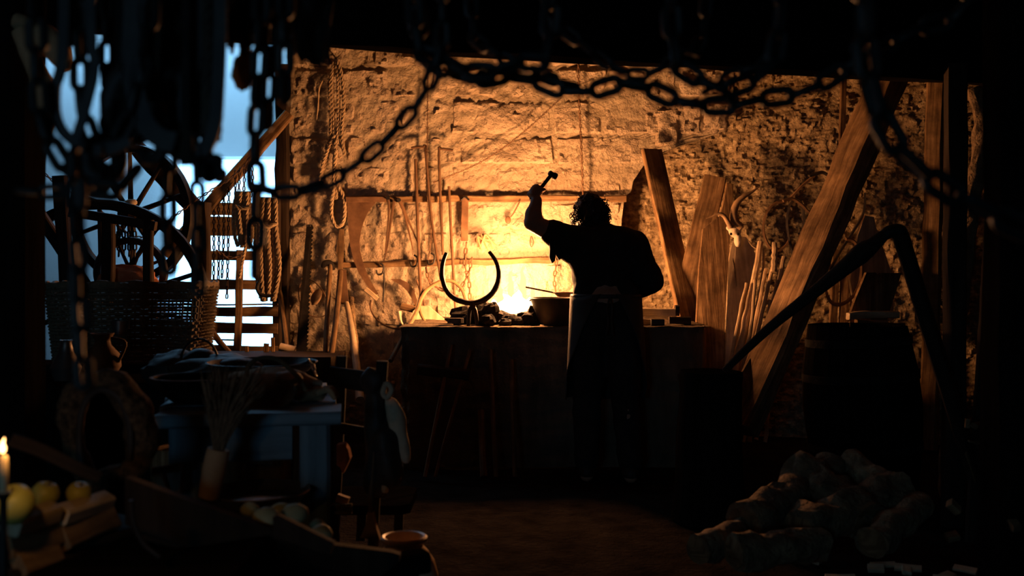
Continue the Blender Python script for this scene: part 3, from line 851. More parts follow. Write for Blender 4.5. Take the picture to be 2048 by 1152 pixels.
# legs
for h, k, a in ((hipL, knL, anL), (hipR, knR, anR)):
    cap(m, h, k, .095, .064); cap(m, k, a, .064, .043); m.blob(k.lerp(a, .28) + Vector((0, -.02, 0)), (.06, .062, .12), 0, 1, 12, 8)
    cap(m, a + Vector((0, -.03, -.06)), a + Vector((0, .16, -.07)), .042, .032)
# hands: palm, four fingers curled, thumb
hdir = (Q(1105, 347, .04) - haL).normalized()          # hammer handle direction
def fist(m, c, grip, fwd, sidev, r=.0092, sc=1.0):
    """fingers curl round an axis 'grip' through c; knuckles face fwd"""
    grip = grip.normalized(); fwd = (fwd - grip * fwd.dot(grip)).normalized(); sd = grip.cross(fwd)
    for i in range(-2, 3):
        cap(m, c + grip * i * .016 * sc - sd * .030 * sc - fwd * .012, c + grip * i * .016 * sc - sd * .020 * sc + fwd * .03 * sc, .017, .016, 8)
    for i, L in enumerate((.92, 1.05, 1.0, .82)):
        b = c + grip * (.03 - .02 * i) * sc
        q = [b - sd * .022 * sc + fwd * .030 * sc, b + sd * .004 * sc + fwd * .040 * sc * L, b + sd * .028 * sc + fwd * .020 * sc * L, b + sd * .026 * sc - fwd * .006 * sc, b + sd * .008 - fwd * .018 * sc]
        m.tube(spline(q, 10), [r * 1.08] * 6 + [r] * 4 + [r * .7], 8)
    q = [c + grip * .034 * sc - sd * .03 * sc - fwd * .012, c + grip * .046 * sc - sd * .006 * sc - fwd * .02, c + grip * .036 * sc + sd * .022 * sc - fwd * .018, c + grip * .02 * sc + sd * .036 * sc - fwd * .002]
    m.tube(spline(q, 10), [r * 1.45] * 5 + [r * 1.2] * 4 + [r, r * .6], 8)
fist(m, haL, hdir, Vector((-.25, .1, .9)), None, sc=1.0)
cap(m, wrL, haL + Vector((-.012, 0, -.03)), .033, .032)
fist(m, haR, Vector((.2, .95, -.1)), Vector((-.9, .2, .1)), None, sc=.95)
cap(m, wrR, haR - Vector((-.03, .03, 0)), .033, .03)
body = remesh(m, .008, mSkin, 'body', man)
for s in (-1, 1):
    M().blob(headc + Vector((-.012 + s * .03, .088, .01)), .011, 0, 1, 10, 8).obj('eye', mBone, body)
# hair: scalp mass and curls
m = M()
m.blob(headc + Vector((.002, -.02, .012)), (.098, .108, .118), .14, 2.6, 26, 18)
m.blob(headc + Vector((.018, -.045, -.055)), (.095, .07, .075), .16, 3, 20, 14)
hair = remesh(m, .008, mHair, 'hair', man, smooth_it=2, disp=lambda c: .012 * nz(c, 26, 3))
m = M()
rh = random.Random(5)
for i in range(230):
    th = math.acos(rh.uniform(-.75, 1)); ph = rh.uniform(0, 2 * PI)
    d = Vector((math.sin(th) * math.cos(ph), math.sin(th) * math.sin(ph), math.cos(th)))
    if d.y > .35 and d.z < .3: continue
    b = headc + Vector((.004, -.02, .0)) + Vector((d.x * .096, d.y * .104, d.z * .112))
    if d.z < -.2: b.x *= 1.0
    ax = (d + Vector((rh.uniform(-.5, .5), rh.uniform(-.5, .5), rh.uniform(-.9, .3)))).normalized()
    e1 = ax.orthogonal().normalized(); e2 = ax.cross(e1)
    L = rh.uniform(.018, .042); rr = rh.uniform(.006, .012); tn = rh.uniform(1, 2.2); p0 = rh.uniform(0, 6.28)
    m.tube([b + ax * L * k / 9 + (e1 * math.cos(p0 + tn * 2 * PI * k / 9) + e2 * math.sin(p0 + tn * 2 * PI * k / 9)) * rr for k in range(10)], [.0045, .0045, .0042, .004, .004, .0036, .0032, .003, .002, .001], 5)
m.obj('curls', mHair, hair)
# shirt
m = M()
back = Q(1208, 520, .02)
m.blob(Q(1207, 515, .03), (.205, .145, .20), .0, 1, 22, 16)
m.blob(Q(1206, 555, .05), (.182, .14, .14), .0, 1, 22, 16)
cap(m, shL + Vector((.01, 0, .0)), shR, .092, .10)
m.blob(Q(1240, 482, 0), (.12, .115, .085), 0, 1, 18, 12)
cap(m, neck + Vector((-.03, -.02, -.01)), neck + Vector((.04, -.03, -.015)), .075, .08)
cap(m, shL, shL.lerp(elL, .42), .098, .082)                 # rolled sleeve of the raised arm
cap(m, shL + Vector((.0, 0, -.06)), shL.lerp(elL, .3) + Vector((0, 0, -.05)), .07, .055)
cap(m, shR + Vector((.01, 0, -.01)), elR + Vector((-.01, 0, 0)), .105, .075)
cap(m, elR, elR.lerp(wrR, .8), .077, .058)
m.blob(elR + Vector((.0, -.01, .02)), (.065, .08, .09), 0, 1, 14, 10)
cap(m, Q(1172, 582, .02), Q(1250, 586, .02), .078, .085, flat=1.2)
def folds(c):
    return .009 * nz((c.x * 9, c.y * 9, c.z * 5), 1, 3) + .006 * abs(nz((c.x * 6 + c.z * 14, c.y * 6, c.z * 6), 1, 2))
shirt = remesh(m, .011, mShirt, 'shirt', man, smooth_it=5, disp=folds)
m = M()   # loose sleeve cuff hanging under the raised arm
m.slab([(1098, 480), (1112, 484), (1122, 500), (1124, 516), (1118, 520), (1112, 508), (1110, 522), (1104, 527), (1099, 515), (1100, 498)], MD - .06, .09)
m.obj('sleeve_cuff', mShirt, man, smooth=False)
# trousers
m = M()
m.blob(Q(1212, 622, 0), (.195, .14, .13), 0, 1, 20, 14)
for h, k, a in ((hipL, knL, anL), (hipR, knR, anR)):
    cap(m, h, k, .118, .088); cap(m, k, a + Vector((0, 0, .02)), .088, .072)
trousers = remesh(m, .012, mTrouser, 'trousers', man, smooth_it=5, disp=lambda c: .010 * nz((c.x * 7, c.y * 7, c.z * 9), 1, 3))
for a in (anL, anR):
    m = M()
    cap(m, a + Vector((0, 0, .03)), a + Vector((0, 0, -.04)), .06, .055)
    cap(m, a + Vector((0, -.03, -.045)), a + Vector((0, .2, -.055)), .048, .04, flat=1.0)
    remesh(m, .010, mBlackLeather, 'boot', man)
# apron: hangs in front, skirts lap round the hips and part at the back
def apron(u, v):
    z = 1.06 - .62 * v
    gap = .20 + 1.5 * min(1, v * 1.05) ** .9          # half opening angle at the back
    an = -PI / 2 + gap + (2 * PI - 2 * gap) * u
    rx = .205 + .03 * v + .008 * math.sin(an * 9 + 2) * v; ry = .16 + .05 * v + .008 * math.sin(an * 11) * v
    c = Q(1212, 0)
    return (c.x + rx * math.cos(an), c.y + .01 + ry * math.sin(an), z + .012 * math.sin(an * 3))
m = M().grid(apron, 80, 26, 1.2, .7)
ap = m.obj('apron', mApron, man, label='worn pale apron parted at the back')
sm = ap.modifiers.new('t', 'SOLIDIFY'); sm.thickness = .004
M().tube([Q(1212, 0) + Vector((.2 * math.cos(a), .01 + .155 * math.sin(a), 1.055 - Q(1212, 0).z)) for a in [i * PI / 20 for i in range(41)]], .012, 8, flat=.5).obj('apron_string', mBlackLeather, ap)
for s in (-1, 1):
    M().tube(spline([Q(1214, 592, -.165), Q(1214 + s * 5, 615, -.17), Q(1214 + s * 3, 640, -.17), Q(1214 + s * 7, 668, -.165)], 12), .006, 6).obj('apron_tie', mBlackLeather, ap)
# hammer
t = thing('hammer', 'hammer raised overhead in the smith fist', 'hammer', haL)
tip = Q(1104, 347, .04)
M().tube([haL - hdir * .06, haL, haL.lerp(tip, .5), tip + hdir * .012], [.014, .013, .011, .012], 10).obj('handle', mDarkWood, t)
hx = Vector((.78, .35, -.5)).normalized()
M().tube([tip - hx * .020, tip - hx * .016, tip - hx * .004, tip + hx * .008, tip + hx * .014, tip + hx * .030, tip + hx * .034], [.012, .016, .015, .016, .021, .022, .018], 12).obj('head', mIron, t)

# ------------------------------------------------------------------ right hand side: boards, skull, sticks, straps
def D(y0, d0, y1, d1):
    return lambda x, y: d0 + (d1 - d0) * (y - y0) / (y1 - y0)
t = M().plank(P(1303, 300, 7.28), P(1424, 850, 6.6), .165, .04, (.45, -1, .1), seg=14, wob=.008).obj('plank', mWood, label='plank leaning beside the smith with one bright lit edge', cat='plank', group='boards leaning on the rubble wall')
M().plank(P(1430, 354, 7.12), P(1364, 640, 6.9), .165, .04, (-.1, -1, .2), seg=12, wob=.01).obj('plank', mWood, label='short thick board leaning towards the smith behind the broad one', cat='plank', group='boards leaning on the rubble wall')
M().slab([(1406, 458), (1440, 432), (1449, 398), (1454, 366), (1467, 368), (1466, 410), (1461, 460), (1456, 540), (1450, 640), (1446, 740), (1443, 880), (1386, 880), (1390, 740), (1393, 640), (1398, 540)], D(366, 7.05, 880, 6.45), .04).obj('plank', mWood, label='broad upright board with a splintered top and nail', cat='plank', group='boards leaning on the rubble wall', smooth=False)
M().slab([(1464, 486), (1474, 472), (1492, 474), (1506, 492), (1512, 515), (1508, 570), (1500, 640), (1490, 720), (1480, 860), (1446, 860), (1450, 720), (1455, 600), (1456, 530)], D(472, 7.05, 860, 6.5), .035).obj('plank', mPaleWood, label='pale rounded slab with a long crack under the skull', cat='plank', group='boards leaning on the rubble wall', smooth=False)
M().tube(pxs([(1466, 516), (1470, 540), (1473, 570), (1476, 600)], 6.9, 10), [.002, .004, .004, .003, .005, .004, .003, .002, .003, .002, .001], 5).obj('dried_vine', mBark, label='thin dark vine lying over the pale slab', cat='vine')
M().plank(P(1686, 155, 6.75), P(1684, 305, 6.75), .04, .03, (0, -1, 0), seg=6, wob=.006).obj('lath', mWood, label='narrow lath hanging upright beside the big slanting beam', cat='lath')
# skull with horns
t = thing('horned_skull', 'pale animal skull with two long curved horns on the boards', 'skull', P(1473, 470, 6.84))
m = M(); m.blob(P(1470, 462, 6.86), (.045, .04, .045), .1, 2, 14, 10); m.blob(P(1476, 480, 6.84), (.028, .035, .05), .1, 2, 14, 10); m.blob(P(1458, 456, 6.86), (.022, .02, .018), 0); m.blob(P(1482, 453, 6.86), (.022, .02, .018), 0)
remesh(m, .006, mBone, 'cranium', t)
M().tube(pxs([(1482, 455), (1471, 445), (1467, 428), (1473, 408), (1486, 394), (1502, 385), (1520, 372)], 6.84, 30), [.030, .030, .029, .026, .023, .019, .014, .009, .003], 10, rough=.1).obj('horn', mHorn, t)
M().tube(pxs([(1462, 456), (1456, 444), (1447, 431), (1436, 428), (1424, 433), (1412, 437)], 6.82, 24), [.020, .018, .016, .013, .010, .006, .002], 10, rough=.1).obj('horn', mHorn, t)
for x in (1462, 1476):
    M().blob(P(x, 468, 6.81), (.009, .006, .01), 0).obj('eye_socket', mCoal, t)
# sticks
st = [([(1521, 484), (1512, 540), (1496, 620), (1481, 690), (1455, 800), (1440, 880)], .026, 'thickest forked stick'), ([(1532, 538), (1520, 600), (1500, 690), (1470, 800), (1458, 880)], .016, 'straight stick next to the thickest one'),
      ([(1546, 532), (1530, 600), (1512, 680), (1490, 770), (1472, 880)], .016, 'middle stick of the bundle'), ([(1549, 486), (1549, 515), (1547, 545)], .022, 'short pale stub'),
      ([(1568, 514), (1557, 565), (1541, 620), (1527, 700), (1510, 800), (1496, 885)], .020, 'outer gently bent stick'), ([(1493, 566), (1477, 640), (1464, 710), (1452, 800), (1446, 880)], .013, 'thin stick nearest the slab'),
      ([(1574, 545), (1560, 610), (1540, 690), (1520, 800), (1512, 880)], .014, 'outermost thin stick'), ([(1510, 560), (1504, 640), (1490, 720), (1474, 830), (1466, 885)], .014, 'stick behind the thickest one'),
      ([(1528, 500), (1524, 560), (1505, 650), (1480, 760), (1462, 880)], .012, 'tall thin stick'), ([(1555, 560), (1535, 650), (1520, 720), (1500, 830), (1488, 885)], .012, 'thin dark stick in the middle'),
      ([(1540, 600), (1530, 680), (1512, 790), (1500, 885)], .011, 'low thin stick'), ([(1580, 580), (1566, 660), (1545, 760), (1530, 885)], .012, 'low outer stick behind the beam')]
for i, (q, r, lb) in enumerate(st):
    pts = [P(x, y, 6.78 - (y - 480) * .0011 - .02 * (i % 4)) for x, y in q]
    pl = spline(pts, 20)
    pl = [p + Vector((.006 * nz((i, k * .5, 0), 1, 2), 0, 0)) for k, p in enumerate(pl)]
    M().tube(pl, [r * (.8 + .25 * k / 20 + .12 * nz((k * .6, i, 1), 1, 2)) for k in range(21)], 8).obj('stick', mStick, label=lb + ' of the stick bundle', cat='stick', group='bundle of peeled sticks')
M().tube(pxs([(1519, 500), (1505, 492), (1496, 480)], 6.9, 8), [.010, .009, .008, .007, .006, .005, .004, .003, .002], 6).obj('twig', mStick, label='short side twig by the top of the thickest stick', cat='twig')
# leather straps
def strap(pts, d, w, label, mt=mLeather, side=(0, 1, 0), n=40):
    return M().ribbon(pxs(pts, d, n), w, .014, (.35, 1, .35)).obj('leather_strap', mt, label=label, cat='strap', group='harness straps on the rubble wall')
strap([(1628, 352), (1604, 372), (1578, 398), (1548, 408), (1532, 428), (1527, 462), (1537, 490), (1556, 500), (1574, 488), (1580, 470)], 6.85, .035, 'long brown strap curling into an open loop above the sticks')
strap([(1592, 530), (1579, 480), (1574, 440), (1580, 410), (1592, 398), (1604, 410), (1608, 440), (1600, 490), (1592, 532)], 6.75, .035, 'narrow closed strap loop hanging against the wall', mBlackLeather)
strap([(1566, 402), (1585, 398), (1604, 410), (1618, 424), (1636, 425)], 6.7, .03, 'short strap end bending towards the big beam')
strap([(1730, 386), (1727, 425), (1708, 460), (1682, 500), (1660, 540)], 6.7, .04, 'straight dark strap slanting behind the flail', mBlackLeather)
strap([(1692, 478), (1710, 485), (1721, 520), (1720, 560), (1706, 592), (1684, 608), (1664, 606), (1653, 585), (1652, 555)], 6.66, .035, 'round strap loop hanging behind the flail')
strap([(1655, 350), (1645, 345), (1630, 348), (1618, 352)], 6.7, .04, 'wide strap hooked over a peg near the big beam', mBlackLeather)
# the big slanting beam and pointed board
M().plank(P(1788, 130, 6.55), P(1478, 860, 5.6), .22, .13, (-1, -.75, .3), seg=18, wob=.012).obj('roof_timber', mWood, label='big slanting squared beam leaning across the boards', cat='beam')
M().slab([(1545, 660), (1538, 690), (1500, 790), (1455, 880), (1420, 880), (1470, 770), (1510, 700)], D(660, 5.9, 880, 5.4), .03).obj('plank', mWood, label='pointed board leaning low in front of the sticks', cat='plank', smooth=False)
# low boards
M().slab([(1716, 470), (1730, 431), (1748, 434), (1754, 460), (1770, 505), (1784, 548), (1788, 640), (1720, 660), (1700, 560)], lambda x, y: 6.72 + (x - 1700) * .0026, .04).obj('plank', mPaleWood, label='pale pointed board standing behind the cracked board', cat='plank', smooth=False)
M().slab([(1733, 545), (1752, 545), (1757, 553), (1762, 546), (1803, 546), (1790, 590), (1774, 640), (1696, 640), (1712, 596)], lambda x, y: 6.50 + (x - 1700) * .0024, .04).obj('plank', mWood, label='cracked board with nail holes leaning above the barrel', cat='plank', smooth=False)
M().plank(P(1695, 632, 6.42), P(1796, 630, 6.62), .046, .03, (-.6, -1, 0), seg=6, wob=.012).obj('lath', mPaleWood, label='short pale lath lying level above the barrel', cat='lath')
M().plank(P(1712, 648, 6.45), P(1806, 652, 6.65), .05, .03, (-.6, -1, 0), seg=6, wob=.012).obj('lath', mWood, label='broken lath lying level just over the barrel rim', cat='lath')
for i, (x0, x1, w) in enumerate(((1672, 1655, .05), (1690, 1682, .06), (1706, 1712, .045))):
    M().plank(P(x0, 500 + i * 20, 6.9), P(x1, 890, 6.75), w, .03, (0, -1, 0), seg=8, wob=.01).obj('stake', mWood, label=('thin stake closest to the big beam', 'middle stake inside the strap loop', 'stake partly under the pale board')[i], cat='stake', group='stakes behind the flail')
# posts
M().plank(P(1873, 140, 6.75), P(1856, 898, 6.7), .115, .09, (-.6, -1, 0), seg=14, wob=.012).obj('post', mWood, label='upright squared post behind the hanging chain', cat='post')
M().tube(pxs([(1948, 175), (1962, 215), (1970, 250), (1962, 310), (1948, 370), (1936, 440), (1930, 520), (1918, 640), (1908, 760), (1900, 900), (1896, 994)], 5.3, 40), [.04, .05, .055, .05, .05, .045, .04, .04, .045, .045], 10, rough=.4).obj('branch_post', mBark, label='crooked branch used as a post at the far side', cat='post')
M().plank(P(1912, 130, 4.9), P(1906, 1053, 4.7), .09, .08, (0, -1, 0), seg=12, wob=.012).obj('post', mDarkWood, label='black squared post in front of the crooked branch', cat='post')
M().plank(P(1990, 420, 4.6), P(1948, 1086, 4.4), .07, .04, (0, -1, 0), seg=12, wob=.012).obj('plank', mDarkWood, label='dark board leaning at the far side beside the black post', cat='plank')
# flail
t = thing('flail', 'threshing flail with thick beater propped over the barrel', 'flail', P(1800, 470, 4.6))
M().tube(pxs([(1448, 742), (1540, 655), (1640, 575), (1705, 522), (1728, 502), (1745, 490), (1768, 470)], 4.6, 30), [.016, .021, .028, .036, .046, .044, .034, .026], 10).obj('staff', mDarkWood, t)
M().tube(pxs([(1762, 476), (1778, 464), (1797, 462), (1806, 476)], 4.6, 14), [.022, .03, .032, .034, .028], 10).obj('joint', mBlackLeather, t)
M().plank(P(1800, 468, 4.6), P(1990, 1080, 4.42), .075, .06, (.75, -.6, 0), seg=10, wob=.004).obj('beater', mDarkWood, t)
# barrel
t = thing('barrel', 'big dark barrel standing under the flail', 'barrel', P(1735, 900, 5.2))
c = Vector((P(1735, 0, 5.2).x, 5.2, 0)); bx = Vector((-.06, 0, 1))
prof = [(0, 0), (.22, 0), (.235, .02), (.285, .30), (.30, .48), (.285, .68), (.25, .88), (.24, .90), (.225, .90), (.22, .87), (0, .87)]
nst = 18
for k in range(nst):
    m = M()
    rs, us = [], []
    for (r, h) in ((.235, 0), (.268, .2), (.29, .38), (.297, .5), (.285, .7), (.245, .92)):
        a0, a1 = 2 * PI * (k + .03) / nst, 2 * PI * (k + .97) / nst
        rs.append([c + Vector((r * math.cos(a), r * math.sin(a), 0)) * 1 + bx * h for a in (a0, a1)] + [c + Vector(((r - .025) * math.cos(a), (r - .025) * math.sin(a), 0)) + bx * h for a in (a1, a0)])
        us.append([(0, h), (.09, h), (.1, h), (.01, h)])
    m.rings(rs, us).obj('stave', mSootWood, t)
for h, r in ((.1, .258), (.3, .288), (.66, .293), (.84, .266)):
    M().lathe(c + bx * h, [(r - .006, -.02), (r, -.02), (r, .02), (r - .006, .02), (r - .006, -.02)], 32, axis=bx).obj('hoop', mCoal, t)
M().lathe(c + bx * .87, [(0, -.012), (.235, -.012), (.235, .012), (0, .012)], 24, axis=bx).obj('lid', mSootWood, t)
# stump
M().lathe(P(1420, 0, 4.85) * 1 - Vector((0, 0, P(1420, 0, 4.85).z)), [(0, 0), (.19, 0), (.17, .15), (.155, .4), (.15, .62), (.155, .69), (.145, .715), (0, .72)], 26, rough=.12).obj('chopping_block', mSootWood, label='dark chopping block under the tip of the flail staff', cat='block')
# logs
logs = [((1398, 1100, 3.5), (1560, 1030, 3.9), .055, 'long bark covered log in front of the pile'), ((1490, 1050, 3.7), (1660, 940, 4.2), .075, 'thick rough log sloping up at the end of the pile'), ((1590, 940, 4.1), (1735, 1040, 3.8), .085, 'thick log lying across the top of the pile'),
        ((1600, 1060, 3.7), (1800, 985, 4.0), .08, 'fat log lying low in the pile'), ((1700, 930, 4.2), (1830, 1020, 3.9), .065, 'log leaning down against the end of the pile'), ((1745, 1085, 3.6), (1840, 1010, 3.9), .06, 'short log with bright cut end'),
        ((1470, 1105, 3.45), (1640, 1085, 3.6), .06, 'dark log lying flat at the bottom of the pile')]
for i, (a, b, r, lb) in enumerate(logs):
    p, q = P(*a), P(*b)
    t = thing('log', lb, 'log', (p + q) / 2, 'firewood logs piled on the floor')
    n = 18
    pl = [p.lerp(q, k / n) + Vector((.012 * nz((k * .3, i, 0), 1, 2), 0, .012 * nz((k * .3, i, 5), 1, 2))) for k in range(n + 1)]
    m = M(); m.tube(pl, r, 18, rough=.35)
    m.obj('bark', mBark, t)
    ax = (q - p).normalized()
    for e, s in ((p, -1), (q, 1)):
        M().tube([e + ax * s * -.01, e + ax * s * .006], r * .9, 16).obj('cut_end', mWood, t)
for i in range(16):
    x, y, d = U(1570, 2000), U(1000, 1120), U(3.5, 4.1)
    p = P(x, y, d); p.z = .012
    a = U(0, PI); v = Vector((math.cos(a), math.sin(a) * .6, 0)) * U(.03, .07)
    M().plank(p - v, p + v, U(.02, .04), U(.01, .02), (0, -.4, 1), seg=2, wob=.006).obj('wood_chip', mPaleWood, label='small pale wood chip scattered around the log pile', cat='wood chip', group='chips scattered round the logs')
for i, (a, b, w, lb) in enumerate((((1948, 852, 4.1), (2014, 842, 4.3), .03, 'pale batten jutting out level at the far side'), ((1936, 838, 4.1), (1934, 856, 4.1), .02, 'tiny upright peg by the jutting batten'), ((1932, 905, 4.0), (1952, 965, 4.0), .012, 'thin stick slanting down below the jutting batten'),
        ((1938, 882, 4.0), (1975, 888, 4.1), .01, 'thin level twig below the jutting batten'), ((1898, 1005, 3.8), (1916, 1022, 3.8), .04, 'split billet with a pale face near the far post'), ((1893, 1076, 3.7), (1916, 1070, 3.7), .035, 'short split piece lying near the far post'), ((2020, 1052, 3.3), (2036, 1048, 3.3), .04, 'cut wood end at the very edge of the pile'))):
    M().plank(P(*a), P(*b), w, w * .7, (0, -.6, 1), seg=4, wob=.006).obj('split_wood', mWood, label=lb, cat='wood')

# ------------------------------------------------------------------ left: cart wheels, frame, baskets, chains at the gate
def wheel(name, label, c, r, n, tilt, mt, wid=.05, spoke=.016, hub=.07):
    """cart wheel facing the camera, leaning by tilt about x"""
    t = thing(name, label, 'wheel', c)
    Rm = Matrix.Rotation(tilt[0], 3, 'X') @ Matrix.Rotation(tilt[1], 3, 'Z')
    def W(x, y, z): return Vector(c) + Rm @ Vector((x, y, z))
    m = M()
    for (rin, rout, th) in ((r - wid, r, .05),):
        rs, us = [], []
        N_ = 56
        for k in range(N_ + 1):
            a = 2 * PI * k / N_
            rs.append([W(q * math.cos(a), e, q * math.sin(a)) for q, e in ((rin, -th / 2), (rout, -th / 2), (rout, th / 2), (rin, th / 2))])
            us.append([(0, a * r), (.05, a * r), (.1, a * r), (.05, a * r)])
        m.rings(rs, us, cap=False)
    m.obj('felloe', mt, t)
    m = M(); rs, us = [], []
    for k in range(57):
        a = 2 * PI * k / 56
        rs.append([W(q * math.cos(a), e, q * math.sin(a)) for q, e in ((r, -.028), (r + .008, -.028), (r + .008, .028), (r, .028))]); us.append([(0, a), (0, a), (0, a), (0, a)])
    m.rings(rs, us, cap=False); m.obj('tyre', mIron, t)
    for k in range(n):
        a = 2 * PI * (k + .5) / n
        M().tube([W(hub * .8 * math.cos(a), 0, hub * .8 * math.sin(a)), W((r - wid * .6) * math.cos(a), 0, (r - wid * .6) * math.sin(a))], [spoke * 1.2, spoke * .85], 8).obj('spoke', mt, t)
    M().lathe(W(0, 0, 0), [(0, -.09), (hub * .6, -.09), (hub * .8, -.05), (hub, 0), (hub * .8, .05), (hub * .6, .09), (0, .09)], 18, axis=Rm @ Vector((0, 1, 0))).obj('hub', mt, t)
    return t
wheel('cartwheel', 'large cart wheel standing behind the wicker hamper', P(205, 608, 6.2), .64, 10, (.08, .12), mDarkWood, .055)
wheel('cartwheel', 'cart wheel high up behind the slanting dark timber', P(262, 428, 6.75), .46, 10, (.05, -.25), mDarkWood, .045)
wheel('spinning_wheel', 'small wooden wheel inside the large cart wheel', P(262, 545, 5.9), .20, 8, (.05, .1), mDarkWood, .03, .010, .04)
M().tube([P(262, 545, 5.95), P(262, 940, 5.95)], .02, 8).obj('wheel_stand', mDarkWood, label='slim dark stand holding the small wooden wheel', cat='stand')
# open frame with uprights in front of the wheels
t = thing('open_rack', 'dark open cart frame with two uprights before the wheels', 'frame', P(250, 700, 5.6))
M().plank(P(217, 428, 5.6), P(212, 970, 5.6), .065, .05, (0, -1, 0), seg=8, wob=.006).obj('upright', mDarkWood, t)
M().plank(P(297, 440, 5.6), P(293, 970, 5.6), .052, .05, (0, -1, 0), seg=8, wob=.006).obj('upright', mDarkWood, t)
M().plank(P(140, 425, 5.6), P(312, 452, 5.6), .05, .04, (0, -1, 0), seg=8, wob=.006).obj('crossbar', mDarkWood, t)
M().plank(P(120, 352, 5.7), P(158, 962, 5.7), .075, .05, (0, -1, 0), seg=8, wob=.006).obj('upright', mDarkWood, t)
M().plank(P(60, 400, 5.75), P(215, 640, 5.75), .07, .05, (0, -1, 0), seg=8, wob=.006).obj('brace', mDarkWood, t)
# sack lying in the cart
M().blob(P(258, 565, 5.75), (.17, .1, .10), .22, 2.2, 26, 16, seed=4).obj('sack', mRedCloth, label='reddish cloth sack slumped behind the frame uprights', cat='sack')
M().blob(P(262, 405, 6.2), (.04, .03, .022), .3, 2, 12, 8, seed=8).obj('rag_knot', mLinen, label='small rag lying on top of the large cart wheel', cat='rag')
# short chains hanging inside the wheel
for i, x in enumerate((236, 246, 257, 268)):
    chain(pxs([(x, 450), (x + 2, 485), (x + 1, 520)], 6.05, 10), .05, ('outermost', 'second', 'third', 'innermost')[i] + ' of the four short chains hanging inside the wheel', group='short chains inside the wheel')
chain(pxs([(60, 320), (110, 365), (160, 395), (205, 425), (260, 470), (300, 470), (345, 435), (400, 395), (470, 350), (500, 315)], 6.6, 60), .035, 'thin chain sagging across in front of the wheels', mRust, joined=True)
# chains at the gate
for i, (x, y0, y1) in enumerate(((416, 440, 650), (428, 380, 640), (436, 372, 590), (447, 360, 560), (458, 375, 600), (470, 340, 470), (480, 335, 440), (420, 500, 690), (490, 330, 420), (503, 325, 400))):
    chain(pxs([(x, y0), (x + U(-3, 3), (y0 + y1) / 2), (x + U(-5, 5), y1)], 7.15 - .01 * i, 16), .040, ('chain nearest the gate post', 'long chain beside the gate post', 'chain over the top boards', 'chain ending behind the middle board', 'chain reaching the fifth gap', 'short chain under the slanting brace', 'shorter chain beside the rope hank', 'low chain over the bottom boards', 'very short chain on the slanting brace', 'highest short chain on the slanting brace')[i] + ' of the board gate', mRust, joined=True, group='thin chains hanging before the gate')
chain(pxs([(432, 500), (455, 515), (480, 512), (498, 490)], 7.05, 16), .042, 'thin chain sagging across the gate boards', mRust, joined=True)
# rope hanks at the gate
def hank(label, x0, x1, y0, y1, d, k, r=.012, mt=None):
    t = thing('rope_hank', label, 'rope', P((x0 + x1) / 2, y0, d))
    for i in range(k):
        a = x0 + (x1 - x0) * (i + .5) / k; xc = (x0 + x1) / 2
        pth = [(xc + (a - xc) * .75, y0), (a - 3, y0 + (y1 - y0) * .3), (a + U(-3, 3), y0 + (y1 - y0) * .7), (a + (xc - a) * .4, y1 + U(-8, 8))]
        rope(M(), pxs(pth, d - .015 * (i % 3), 24), r).obj('fold', mt or mRope, t)
    rope(M(), pxs([(x0 + 2, y0 + (y1 - y0) * .25), ((x0 + x1) / 2, y0 + (y1 - y0) * .29), (x1 - 2, y0 + (y1 - y0) * .24)], d - .06, 12), r).obj('binding', mt or mRope, t)
    return t
hank('thick coiled rope hank in front of the gate boards', 512, 558, 395, 598, 7.05, 9, .017)
hank('short rope hank hung from the slanting brace', 468, 505, 383, 500, 7.0, 7, .014)
rope(M(), pxs([(492, 470), (490, 500), (484, 530), (478, 560)], 6.95, 24), .011).obj('rope_end', mRope, label='loose rope end trailing below the short hank', cat='rope')
M().tube(pxs([(548, 590), (535, 592), (520, 588), (514, 575), (520, 560)], 6.95, 16), .012, 8).obj('shackle', mIron, label='dark iron shackle at the foot of the thick rope hank', cat='shackle')

# litter below the gate
for i, (x, y, w, h) in enumerate(((495, 705, 7, 26), (530, 700, 10, 26), (545, 690, 7, 30), (512, 712, 9, 18))):
    M().plank(P(x, y + h / 2 + 20, 6.9), P(x + U(-3, 3), y - h / 2, 6.9), w * .0034, .02, (0, -1, 0), seg=3, wob=.006).obj('offcut', mWood, label=('narrow wooden peg', 'wide wooden offcut', 'tall wooden offcut', 'low wooden stub')[i] + ' standing up below the gate', cat='offcut')
M().slab([(550, 705), (580, 707), (586, 716), (568, 718)], 6.9, .05).obj('tin_plate', mSteel, label='bright tin plate lying below the gate', cat='plate', smooth=False)
M().box(P(500, 790, 6.7), 1.2, .5, .55, bev=.02, wob=.006).obj('chest', mDarkWood, label='low dark chest below the gate', cat='chest')

